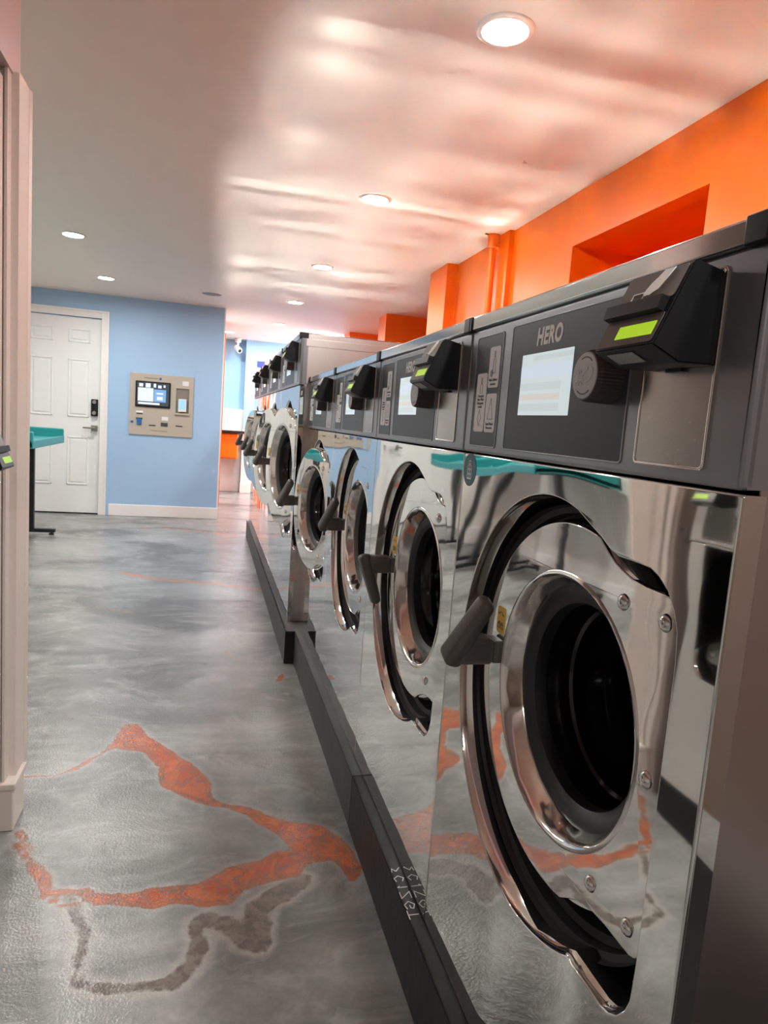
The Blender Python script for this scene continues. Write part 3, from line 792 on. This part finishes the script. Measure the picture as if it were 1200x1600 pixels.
    lathe('gasket_ring', [(0.169 * q, 0.031), (0.165 * q, 0.0295), (0.150 * q, 0.034), (0.144 * q, 0.040), (0.143 * q, 0.060)], M['gasket'], d, 96, c, 'X')
    lathe('door_glass', [(0.145 * q, 0.045), (0.141 * q, 0.080), (0.139 * q, 0.083), (0.139 * q, 0.10), (0.134 * q, 0.104), (0.132 * q, 0.155), (0.128 * q, 0.160), (0.122 * q, 0.178), (0.118 * q, 0.20), (0.06 * q, 0.207), (0, 0.209)], M['smoked'], d, 96, c, 'X')
    for u, z in ((0.065, 0.183), (0.145, 0.185), (0.065, 0.0), (0.065, -0.183), (0.145, -0.185)):
        bo = lathe('bolt', [(0, -0.006), (0.004, -0.0057), (0.008, -0.004), (0.0105, -0.001), (0.011, 0.0005)], M['chrome'], d, 24, (0, u * s, z * s), 'X')
    # handle: block standing out from the door, lever leaning back
    hb_ = empty('tmp', (0, 0, 0)); bpy.data.objects.remove(hb_)
    bm = bmesh.new()
    k = 1.0 if not big else 0.92
    smooth_box(bm, (-0.070 * k, -0.022 * k, -0.023 * k), (-0.008, 0.022 * k, 0.023 * k), 0.009)
    hub = from_bm('handle_hub', bm, M['handle'], d, smooth=True, angle=75)
    hub.location = (0.0, 0.495 * s, 0.007 * s)
    def tap(v):
        t = (v.z + 0.026 * k) / (0.140 * k)
        v.y *= (1.0 - 0.18 * t)
        v.x = -0.072 * k + (v.x + 0.072 * k) * (1.0 - 0.25 * t)
        return v
    bm = bmesh.new()
    smooth_box(bm, (-0.089 * k, -0.0235 * k, -0.026 * k), (-0.055 * k, 0.0235 * k, 0.112 * k), 0.012,
               rot=Matrix.Rotation(math.radians(17), 3, 'Y'), piv=(-0.072 * k, 0, 0), taper=tap)
    hd = from_bm('handle', bm, M['handle'], d, smooth=True, angle=75)
    hd.location = (0.0, 0.495 * s, 0.007 * s)
    hd.rotation_euler = (math.radians(24), 0, 0)
    mnt = box('handle_mount', (-0.009, 0.477 * s, 0.007 * s - 0.021 * k), (0.003, 0.513 * s, 0.007 * s + 0.019 * k), M['handle'], d, bev=0.003)
    st = plate('lock_sticker', [rrect(0.463 * s, 0.494 * s, 0.040, 0.086, 0.007, 5)], -0.0008, 0.0001, M['yellow'], d)
    st['label'] = 'yellow lock symbol sticker'
    # ---- control band
    cp = empty('tmp', (0, 0, 0)); bpy.data.objects.remove(cp)
    uS = W / 0.695
    zc = hb
    f = mt['panel']
    cp = plate('control_panel', [round_poly([(0.0015, zc + 0.001, 0.004), (W - 0.0015, zc + 0.001, 0.004), (W - 0.0015, zc + hc - 0.024, 0.002), (0.0015, zc + hc - 0.024, 0.002)], 3)], -0.004, 0.012, f, r, bev=0.0045, res=3)
    box('control_flange', (0.003, 0.0015, zc + 0.002), (0.030, 0.0028, zc + hc - 0.025), f, r)
    box('control_flange', (0.003, W - 0.0028, zc + 0.002), (0.030, W - 0.0015, zc + hc - 0.025), f, r)
    X0 = -0.004
    hz = (hc - 0.2418)
    def zz(z): return zc + z + hz * 0.5      # z measured above the band's lower edge
    # framed overlays: raised lip then plate
    def framed(name, u0, u1, z0, z1, m, rr=0.004, lipm=None):
        lip = plate(name + '_frame', [rrect(u0 - 0.0025, u1 + 0.0025, z0 - 0.0025, z1 + 0.0025, rr + 0.002, 4), rrect(u0, u1, z0, z1, rr, 4)], X0 - 0.0014, X0 + 0.001, f, cp, bev=0.0006, res=1)
        return plate(name, [rrect(u0, u1, z0, z1, rr, 4)], X0 - 0.0007, X0 + 0.0006, m, cp)
    framed('instruction_panel', 0.552 * uS, 0.662 * uS, zz(0.014), zz(0.201), M['panel_dark'], lipm=M['chrome'])
    framed('display_panel', 0.190 * uS, 0.516 * uS, zz(0.014), zz(0.204), M['panel_dark'])
    for (u0, u1, z0, z1, kind) in ((0.559, 0.602, 0.113, 0.181, 'softener'), (0.606, 0.650, 0.038, 0.139, 'detergent'), (0.559, 0.602, 0.038, 0.103, 'bleach')):
        u0 *= uS; u1 *= uS
        lb = plate('instruction_label', [rrect(u0, u1, zz(z0), zz(z1), 0.005, 4)], X0 - 0.0014, X0 - 0.0006, M['pill'], cp)
        uc = (u0 + u1) / 2
        T = lambda a, b_, c_: (X0 - 0.0014 - c_, uc - a, zz(b_))
        # (drawn in a: toward the near side when positive) -> children of the panel
        if kind == 'softener':
            zt_ = z1 - 0.008
            L = [[(-0.004, zt_ - 0.036), (-0.004, zt_ - 0.016), (-0.001, zt_ - 0.008), (0.002, zt_ - 0.008), (0.006, zt_ - 0.016), (0.006, zt_ - 0.036), (-0.004, zt_ - 0.036)],
                 [(-0.001, zt_ - 0.008), (-0.001, zt_), (0.002, zt_), (0.002, zt_ - 0.008)]] + [arc(-0.008 + 0.004 * math.cos(a), zt_ - 0.036 + 0.004 * math.sin(a), 0.0022, 0, 360, 6) for a in (0, 1.26, 2.5, 3.8, 5.0)]
            strokes('softener_symbol', L, 0.0007, M['ink'], cp, T, 0.0003)
            text_obj('label_text', 'Fabric Softener', 0.0062, (X0 - 0.0016, uc, zz(z0 + 0.013)), M['ink'], cp, depth=0.0003, sx=0.92, bold=0.00008)
            text_obj('label_text', 'Suavizante', 0.0052, (X0 - 0.0016, uc, zz(z0 + 0.006)), M['ink'], cp, depth=0.0003)
        elif kind == 'detergent':
            zt_ = z1 - 0.008
            L = [[(-0.005, zt_ - 0.026), (-0.005, zt_ - 0.012), (0.0, zt_ - 0.008), (0.005, zt_ - 0.012), (0.005, zt_ - 0.026), (-0.005, zt_ - 0.026)], [(-0.002, zt_ - 0.008), (-0.002, zt_), (0.002, zt_), (0.002, zt_ - 0.008)],
                 [(0, z0 + 0.038), (0.0075, z0 + 0.024), (0, z0 + 0.010), (-0.0075, z0 + 0.024), (0, z0 + 0.038)], arc(-0.013, z0 + 0.007, 0.0025, 0, 360, 8)]
            strokes('detergent_symbol', L[:2], 0.0007, M['ink'], cp, T, 0.0003)
            strokes('care_symbol', L[2:3], 0.0007, M['ink'], cp, T, 0.0003)
            for i, tx in enumerate(('Detergent', 'Main Wash', 'Detergente', 'Lavado')):
                text_obj('label_text', tx, 0.0062, (X0 - 0.0016, uc, zz(z0 + 0.062 - i * 0.0062)), M['ink'], cp, depth=0.0003, bold=0.00006)
        else:
            L = [[(0, z1 - 0.008), (0.011, z0 + 0.022), (-0.011, z0 + 0.022), (0, z1 - 0.008)]]
            strokes('bleach_symbol', L, 0.0007, M['ink'], cp, T, 0.0003)
            text_obj('label_text', 'Liquid Bleach', 0.0062, (X0 - 0.0016, uc, zz(z0 + 0.014)), M['ink'], cp, depth=0.0003, sx=0.95, bold=0.00006)
            text_obj('label_text', 'Blanqueador', 0.0052, (X0 - 0.0016, uc, zz(z0 + 0.0075)), M['ink'], cp, depth=0.0003)
    text_obj('logo_text', 'HERO', 0.0335, (X0 - 0.001, 0.394 * uS, zz(0.179)), M['print_light'], cp, shear=0.12, bold=0.0013, depth=0.0004, sx=0.80, spacing=1.10)
    # touch screen
    su0, su1 = 0.320 * uS, 0.473 * uS
    plate('screen', [rrect(su0, su1, zz(0.067), zz(0.157), 0.0008, 2)], X0 - 0.0012, X0 - 0.0004, M['screen_w'], cp)
    for (a, b_, z0, z1, mm) in ((0, 0.75, 0.146, 0.153, 'screen_b1'), (0, 1, 0.122, 0.139, 'screen_b3'), (0.18, 0.98, 0.103, 0.114, 'screen_b1'), (0.18, 0.98, 0.089, 0.098, 'screen_b2'), (0.18, 0.98, 0.073, 0.084, 'screen_b1')):
        ua = su0 + (su1 - su0) * a; ub = su0 + (su1 - su0) * b_
        box('screen_band', (X0 - 0.0015, ua, zz(z0)), (X0 - 0.0011, ub, zz(z1)), M[mm], cp)
    # knob
    ku, kz = 0.226 * uS, zz(0.111)
    bm = bmesh.new()
    seg = 96; prof = [(0.031, X0), (0.0305, X0 - 0.030), (0.0285, X0 - 0.036)]
    rings = []
    for rr, xx in prof:
        rings.append([bm.verts.new((xx, ku + (rr - (0.0008 if kk % 2 else 0)) * math.cos(2 * PI * kk / seg), kz + (rr - (0.0008 if kk % 2 else 0)) * math.sin(2 * PI * kk / seg))) for kk in range(seg)])
    for A, B in zip(rings[:-1], rings[1:]):
        for kk in range(seg): bm.faces.new((A[kk], A[(kk + 1) % seg], B[(kk + 1) % seg], B[kk]))
    bm.faces.new(rings[-1])
    kn = from_bm('knob', bm, M['knobside'], cp)
    lathe('knob_face', [(0, -0.0005), (0.0265, -0.0005), (0.0278, 0.001)], M['knobface'], cp, 48, (X0 - 0.0362, ku, kz), 'X')
    TK = lambda a, b_, c_: (X0 - 0.0368 - c_, ku - a, kz + b_)
    hand = [[(-0.012, -0.001), (-0.003, -0.002), (-0.004, 0.0015), (0.002, 0.003), (0.0015, 0.006), (0.006, 0.007), (0.006, 0.0105), (0.011, 0.011), (0.016, 0.008), (0.018, 0.002), (0.013, -0.005), (0.006, -0.0075), (0.000, -0.0065), (-0.003, -0.0045), (-0.012, -0.0045), (-0.012, -0.001)]]
    rays = [[(-0.014, 0.0), (-0.018, 0.001)], [(-0.012, 0.002), (-0.014, 0.006)], [(-0.014, -0.006), (-0.018, -0.008)], [(-0.010, -0.007), (-0.011, -0.011)], [(-0.006, -0.007), (-0.004, -0.010)], [(-0.008, 0.003), (-0.008, 0.007)]]
    arcs = [arc(0, 0, 0.0215, 50, 115, 8), arc(0, 0, 0.0215, 235, 305, 8)]
    strokes('knob_symbol', hand + rays, 0.0009, M['engrave'], cp, TK, 0.0003)
    for ar in arcs: strokes('knob_arrow', [ar], 0.0013, M['ink'], cp, TK, 0.0003)
    # coin plate with card reader
    cu0, cu1 = 0.054 * uS, 0.160 * uS
    cm = (cu0 + cu1) / 2; cu0, cu1 = cm - 0.053, cm + 0.053
    plate('coin_plate_frame', [rrect(cu0 - 0.0035, cu1 + 0.0035, zz(0.0145), zz(0.2065), 0.006, 4), rrect(cu0, cu1, zz(0.018), zz(0.203), 0.004, 4)], X0 - 0.0022, X0 + 0.001, M['chrome'], cp, bev=0.0010, res=2)
    plate('coin_plate', [rrect(cu0, cu1, zz(0.018), zz(0.203), 0.004, 4)], X0 - 0.0012, X0 + 0.0006, M['coin_plate'], cp)
    box('reader_bracket', (X0 - 0.006, cm - 0.012, zz(0.111)), (X0 - 0.001, cm + 0.012, zz(0.120)), M['black'], cp)
    make_reader(r, cm - 0.005, zz(0.1145), X0 - 0.001)
    # ---- top trim strip, end caps and lid
    plate('top_trim', [rrect(0.016, W - 0.009, hT - 0.024, hT, 0.003, 3)], -0.010, 0.012, M['trimsteel'], r, bev=0.003, res=3)
    for a, b_ in ((0.0, 0.030), (W - 0.010, W)):
        box('end_cap', (-0.0125, a + 0.0008, hT - 0.0255), (0.03, b_ - 0.0008, hT + 0.0012), M['rubber'], r, bev=0.002)
    bm = bmesh.new(); box_bm(bm, (0.008, 0.003, hT - 0.004), (Dp, W - 0.003, hT), 0.0015)
    from_bm('lid', bm, M['lid'], r, smooth=True, angle=50, wn=True)
    if big:
        # pressed line and upper return on the exposed side
        pass
    return r

def kids(o, nm): return [c for c in o.children if c.name.split('.')[0] == nm]
def set_door(o, deg, lever_down=False):
    d = kids(o, 'door')[0]
    d.rotation_euler = (0, 0, math.radians(deg))
    if deg > 0: d.location.x = 0.022
    if lever_down:
        h = kids(d, 'handle')[0]; h.rotation_euler = (math.radians(172), 0, 0)

SX, SW, SZ, SB, SH = 0.0, 0.695, 0.160, 0.9578, 0.2418
small = make_washer(1.0, SW, SB, SH)
GS = 'smaller front-load washers in the near row'; GB = 'taller front-load washers in the far row'
spec = [(0, 0, False, 'steel washer closest to the camera, green reader display and round knob in full view'),
        (1, 0, True, 'second steel washer from the camera, its grey door handle pointing down'),
        (2, 0, False, 'third steel washer from the camera, door shut and handle pointing up'),
        (3, 9.5, False, 'short steel washer with door ajar, standing against the taller row')]
smalls = []
for i, (k, deg, down, lab) in enumerate(spec):
    o = small if i == 0 else copy_tree(small)
    o.location = (SX, k * SW, SZ + 0.0005)
    tag(o, lab, 'washing machine', GS)
    set_door(o, deg, down)
    smalls.append(o)
# extra marks only the first machine carries
o = smalls[0]
tw_m = M['mirror'].copy(); tw_m.name = 'polished_steel_dished'
_nt = tw_m.node_tree; _bp = [q for q in _nt.nodes if q.type == 'BUMP'][0]; _tc = [q for q in _nt.nodes if q.type == 'TEX_COORD'][0]
_b2 = _nt.nodes.new('ShaderNodeBump'); _b2.inputs['Strength'].default_value = 1.0; _b2.inputs['Distance'].default_value = 1.0
_sx = _nt.nodes.new('ShaderNodeSeparateXYZ'); _nt.links.new(_tc.outputs['Object'], _sx.inputs[0])
def _m(op, a, b_):
    q = _nt.nodes.new('ShaderNodeMath'); q.operation = op
    for k_, v_ in enumerate((a, b_)):
        if isinstance(v_, (int, float)): q.inputs[k_].default_value = v_
        else: _nt.links.new(v_, q.inputs[k_])
    return q.outputs[0]
_mr = _nt.nodes.new('ShaderNodeMapRange'); _mr.interpolation_type = 'SMOOTHSTEP'; _mr.inputs[1].default_value = 0.14; _mr.inputs[2].default_value = 0.42
_nt.links.new(_sx.outputs[1], _mr.inputs[0])
_h = _m('MULTIPLY', _m('MULTIPLY', _m('MULTIPLY', _m('SUBTRACT', _sx.outputs[1], 0.67), _m('SUBTRACT', _sx.outputs[2], 0.95)), -0.11), _mr.outputs[0])
_nt.links.new(_h, _b2.inputs['Height']); _nt.links.new(_bp.outputs['Normal'], _b2.inputs['Normal'])
_nt.links.new(_b2.outputs['Normal'], _nt.nodes['Principled BSDF'].inputs['Normal'])
_fp = kids(o, 'front_panel')[0]; _fp.data = _fp.data.copy(); _fp.data.materials[0] = tw_m
bd = lathe('round_sticker', [(0, -0.0006), (0.030, -0.0006), (0.030, 0.0002)], M['teal_dark'], o, 48, (0, 0.662, 0.926), 'X')
bd['label'] = 'dark teal round sticker with a white bottle symbol'
T = lambda a, b_, c_: (-0.0008 - c_, 0.662 - a, 0.926 + b_)
strokes('sticker_symbol', [[(-0.009, -0.016), (-0.009, 0.006), (-0.004, 0.010), (-0.004, 0.016), (0.004, 0.016), (0.004, 0.010), (0.009, 0.006), (0.009, -0.016), (-0.009, -0.016)],
                           [(-0.009, -0.008), (0.009, -0.008)], [(-0.009, 0.001), (0.009, 0.001)], [(0, -0.016), (0, 0.010)]], 0.003, M['white_print'], bd, T, 0.0003)
for oo in smalls:
    d = kids(oo, 'door')[0]
    # lock symbols on the yellow sticker
    T2 = lambda a, b_, c_: (-0.0010 - c_, 0.4785 - a, 0.063 + b_)
    if oo is smalls[0]:
        L = [arc(0, 0.006, 0.008, 20, 160, 8), [(-0.0075, 0.009), (-0.0105, 0.011)], [(0.0075, 0.0088), (0.0105, 0.011)]]
        for cx_ in (-0.0062, 0.0062):
            L += [[(cx_ - 0.0038, -0.014), (cx_ + 0.0038, -0.014), (cx_ + 0.0038, -0.007), (cx_ - 0.0038, -0.007), (cx_ - 0.0038, -0.014)], arc(cx_ + (0.002 if cx_ < 0 else 0), -0.006, 0.0028, 0, 180, 6)]
        sym = strokes('lock_symbol', L, 0.0014, M['ink'], d, T2, 0.0003)
    else:
        c_ = sym.copy(); COL.objects.link(c_); c_.parent = d

BX, BY, BW, BZ, BB, BH = -0.0539, 2.790, 0.8377, 0.1583, 1.1629, 0.2431
bigw = make_washer(1.2, BW, BB, BH, big=True)
labs = ['first tall steel washer, its bare side rising behind the shorter row',
        'second tall washer of the far row, door ajar', 'third tall washer of the far row, orange reflected in its front',
        'last tall washer, at the end of the row before the far blue wall']
angs = [9.5, 11.0, 9.5, 10.5]
bigs = []
for k in range(4):
    o = bigw if k == 0 else copy_tree(bigw)
    o.location = (BX, BY + k * BW, BZ + 0.0005)
    tag(o, labs[k], 'washing machine', GB)
    set_door(o, angs[k]); bigs.append(o)
# pressed rib on the side of the first tall washer
bm = bmesh.new()
box_bm(bm, (0.02, -0.0005, 1.345), (0.86, 0.0022, 1.380), 0.001)
box_bm(bm, (0.30, -0.0012, 1.225), (0.80, 0.0022, 1.237), 0.0015)
box_bm(bm, (0.20, -0.0012, 0.95), (0.206, 0.0022, 1.20), 0.0015)
from_bm('side_rib', bm, M['side'], bigs[0], smooth=True, angle=50, wn=True)

# washer plinths
def base(name, x0, y0, y1, z, m, label, cap_far=False):
    o = boxes(name, [((x0, y0, 0.0), (x0 + 0.006, y1, z)), ((x0, y0, z - 0.006), (0.75, y1, z)), ((0.744, y0, 0), (0.75, y1, z))], m, bev=0.0015)
    tag(o, label, 'washer base', 'steel bases under the washers')
    return o
b1 = base('washer_base', -0.030, -0.9, 1.277, 0.160, M['base'], 'black steel base under the nearest washers, chalk writing on its ledge')
b2 = base('washer_base', -0.030, 1.281, 2.631, 0.160, M['base2'], 'worn grey steel base below the third and fourth washers')
b3 = base('washer_base', -0.0759, 2.636, 6.15, 0.158, M['base2'], 'long grey steel base below the taller washers')
ec = box('end_cap', (-0.0759, 2.6325, 0.0), (-0.031, 2.6358, 0.1583), M['rubber'], b3)
ec['label'] = 'black end cap'
b3b = box('end_foot', (-0.074, 6.10, 0.0), (-0.02, 6.14, 0.12), M['blackmetal'], b3)
# scribbled marks on the ledge
TW = lambda a, b_, c_: (-0.016 - b_, 0.80 - a, 0.1602 + c_)
def glyph(L, ox, sc=1.0): return [[(ox + x * sc, y * sc) for x, y in q] for q in L]
wr = []
wr += glyph([[(0, 0.011), (0.0, -0.011)], [(-0.012, 0.011), (0.012, 0.011)]], 0.085)
wr += glyph([[(0.012, 0.008), (0.0, 0.011), (-0.010, 0.0), (0.0, -0.011), (0.012, -0.006), (0.010, 0.0), (0.002, 0.0)]], 0.055)
wr += glyph([[(-0.010, 0.011), (0.010, 0.011), (-0.010, -0.011), (0.010, -0.011)]], 0.025)
wr += glyph([[(0, 0.011), (0, -0.011)], [(-0.004, 0.006), (0, 0.011)]], 0.0)
wr += glyph([[(0.010, 0.008), (0.0, 0.011), (-0.008, 0.0), (0.0, -0.011), (0.010, -0.006)]], -0.030)
wr += glyph([[(0.008, 0.010), (-0.004, 0.008), (0.006, 0.0), (-0.006, -0.010)]], -0.060)
sc_ = strokes('chalk_marks', wr, 0.0022, M['engrave'], b1, TW, 0.0003)

# ------------------------------------------------------------------ left machine (its card reader reaches into view)
lm = make_washer(1.0, SW, 0.755, SH, mats=dict(front=M['machine_white'], door=M['grille'], side=M['machine_white'], panel=M['machine_white']))
lm.rotation_euler = (0, 0, PI)
lm.location = (-0.962, 1.252, 0.1205)
tag(lm, 'pale grey machine at the left edge, only its card reader reaching into view', 'washing machine')
lb_ = box('washer_base', (-1.74, 0.55, 0.0), (-0.955, 1.26, 0.12), M['base'], bev=0.002)
tag(lb_, 'dark base below the pale machine at the left edge', 'washer base')

# ------------------------------------------------------------------ teal folding tables
def make_table(L):
    r = empty('folding_table', (0, 0, 0))
    xw = 0.66
    zt = 0.855
    bm = bmesh.new(); box_bm(bm, (0, 0, zt - 0.045), (xw, L, zt), 0.006)
    from_bm('tabletop', bm, M['teal'], r, smooth=True, angle=50, wn=True)
    # raised rims: two ends and the wall side full height, low lip toward the aisle
    bm = bmesh.new()
    box_bm(bm, (0, 0, zt - 0.045), (xw, 0.045, zt + 0.075), 0.012, 3)
    box_bm(bm, (0, L - 0.045, zt - 0.045), (xw, L, zt + 0.075), 0.012, 3)
    box_bm(bm, (0, 0, zt - 0.045), (0.045, L, zt + 0.075), 0.012, 3)
    box_bm(bm, (xw - 0.03, 0, zt - 0.05), (xw + 0.002, L, zt + 0.012), 0.006, 3)
    from_bm('rim', bm, M['teal'], r, smooth=True, angle=50, wn=True)
    for y in (0.06, L - 0.14):
        lg = boxes('leg', [((0.40, y, 0.05), (0.45, y + 0.045, zt - 0.04)), ((0.06, y - 0.003, 0.022), (xw - 0.04, y + 0.05, 0.052)), ((0.12, y, zt - 0.06), (0.56, y + 0.045, zt - 0.044))], M['blackmetal'], r, bev=0.003)
        bm = bmesh.new()
        for x in (0.09, xw - 0.07): lathe_bm(bm, [(0, 0), (0.022, 0.0), (0.022, 0.012), (0.008, 0.016), (0.008, 0.03)], 16, x, y + 0.022, 0.0005, 'Z')
        from_bm('foot', bm, M['blackmetal'], lg, smooth=True)
    return r
t1 = make_table(1.12); t1.location = (-2.355, 4.94, 0)
tag(t1, 'teal folding table with raised rims on black T-shaped legs', 'table')
t2 = copy_tree(t1); t2.location = (-2.355, 3.70, 0)
tag(t2, 'teal folding table hidden past the wall end, mirrored in the nearest washer', 'table')

# ------------------------------------------------------------------ payment kiosk in the blue wall
kx, kz_ = -0.96, 0.8
ko = empty('payment_kiosk', (kx, YB, 0.88))
def K(x0, x1, z0, z1, y0, y1): return ((x0 - kx, y0, z0 - 0.88), (x1 - kx, y1, z1 - 0.88))
def KB(nm, x0, x1, z0, z1, y0, y1, m, par=None, bev=0.0): return box(nm, *K(x0, x1, z0, z1, y0, y1), m, par or ko, bev=bev)
fo = [(-1.284 - kx, 0.0), (-0.638 - kx, 0.0), (-0.638 - kx, 0.645), (-1.284 - kx, 0.645)]
tw = [(-0.815 - kx, 0.255), (-0.682 - kx, 0.255), (-0.682 - kx, 0.515), (-0.815 - kx, 0.515)]
plate('face_plate', [fo, tw], -0.016, -0.0005, M['beige'], ko, bev=0.002, plane='Y')
KB('terminal_niche', -0.815, -0.682, 1.135, 1.395, -0.003, -0.0008, M['beige_dk'])
KB('terminal_shelf', -0.822, -0.675, 1.115, 1.135, -0.035, -0.014, M['beige'], bev=0.003)
tm = KB('card_terminal', -0.79, -0.706, 1.150, 1.285, -0.045, -0.003, M['white'], bev=0.006)
KB('terminal_screen', -0.784, -0.712, 1.175, 1.278, -0.047, -0.0448, M['k_cyan'], tm)
mo = KB('monitor', -1.226, -0.873, 1.175, 1.445, -0.030, -0.014, M['black'], bev=0.006)
KB('monitor_screen', -1.210, -0.889, 1.195, 1.430, -0.0315, -0.0298, M['kscreen'], mo)
KB('screen_tile', -1.200, -1.045, 1.235, 1.375, -0.0325, -0.0313, M['k_white'], mo)
KB('screen_tile', -1.040, -0.918, 1.235, 1.365, -0.0325, -0.0313, M['k_blue'], mo)
KB('screen_tile', -1.195, -0.98, 1.203, 1.225, -0.0325, -0.0313, M['k_white'], mo)
for (xa, xb, za, zb) in ((-1.19, -1.15, 1.385, 1.42), (-1.125, -1.075, 1.38, 1.425), (-1.045, -1.02, 1.385, 1.425), (-1.0, -0.965, 1.38, 1.41), (-0.945, -0.925, 1.39, 1.415)):
    KB('screen_tile', xa, xb, za, zb, -0.0325, -0.0313, M['k_white'], mo)
KB('screen_tile', -1.015, -0.945, 1.315, 1.332, -0.0332, -0.0324, M['k_white'], mo)
KB('screen_tile', -1.008, -0.95, 1.255, 1.292, -0.0332, -0.0324, M['k_white'], mo)
sl = KB('card_slot', -1.215, -1.145, 1.095, 1.13, -0.020, -0.014, M['white'], bev=0.002)
KB('slot_opening', -1.212, -1.148, 1.098, 1.110, -0.0215, -0.0195, M['rubber'], sl)
KB('bill_slot', -1.205, -1.157, 0.985, 1.05, -0.030, -0.014, M['slotblue'], bev=0.004)
KB('bill_slot_lip', -1.212, -1.150, 1.045, 1.058, -0.026, -0.014, M['black'])
KB('coin_button', -1.267, -1.240, 1.002, 1.024, -0.022, -0.014, M['slotblue'], bev=0.004)
KB('coin_tray', -0.962, -0.892, 0.985, 1.022, -0.024, -0.014, M['ink'], bev=0.003)
KB('pin_label', -0.955, -0.890, 1.045, 1.085, -0.0175, -0.0155, M['white_print'])
KB('receipt_slot', -1.083, -1.015, 0.980, 0.992, -0.019, -0.015, M['ink'])
KB('receipt_slot', -0.810, -0.740, 0.990, 1.002, -0.019, -0.015, M['ink'])
KB('printed_line', -1.065, -0.895, 0.927, 0.934, -0.0172, -0.0155, M['grille'])
KB('printed_line', -1.14, -1.0, 1.474, 1.484, -0.0172, -0.0155, M['grille'])
KB('printed_logo', -0.99, -0.968, 1.466, 1.492, -0.0175, -0.0155, M['slotblue'])
KB('speaker_patch', -0.755, -0.69, 1.425, 1.475, -0.019, -0.0155, M['pill'], bev=0.002)
tag(ko, 'beige payment kiosk with lit screen set in the blue wall', 'kiosk')

# ------------------------------------------------------------------ far end: camera, shelf, seat, sign
sec = empty('security_camera', (-0.10, 10.0, 2.13)); sec.scale = (0.8, 0.8, 0.8)
lathe('mount', [(0, 0.125), (0.06, 0.125), (0.055, 0.06), (0.02, 0.05), (0.018, 0.0), (0, 0.0)], M['white'], sec, 24, (0, 0, 0.06), 'Z')
bm = bmesh.new()
lathe_bm(bm, [(0, -0.10), (0.045, -0.10), (0.052, -0.085), (0.052, 0.06), (0.03, 0.08), (0, 0.08)], 24, 0, 0, 0, 'Y')
bo = from_bm('camera_body', bm, M['white'], sec, smooth=True)
bo.rotation_euler = (math.radians(25), 0, math.radians(25))
lathe('lens', [(0, -0.103), (0.032, -0.103), (0.034, -0.098)], M['rubber'], bo, 20, (0, 0, 0), 'Y')
tag(sec, 'white security camera below the ceiling at the far end', 'security camera')
cn = empty('wall_counter', (-0.2, 9.95, 0.93))
box('countertop', (-0.2, -0.12, -0.035), (0.26, 0.17, 0.0), M['rubber'], cn, bev=0.004)
box('apron', (-0.13, -0.06, -0.42), (0.17, 0.17, -0.035), M['orange'], cn, bev=0.03)
tag(cn, 'black-topped counter with rounded orange front at the far wall', 'counter')
sg = box('wall_sign', (0.20, 10.055, 1.90), (0.31, 10.078, 1.985), M['sign_blue'], bev=0.002)
tag(sg, 'small blue sign on the far wall above the last washer', 'sign')
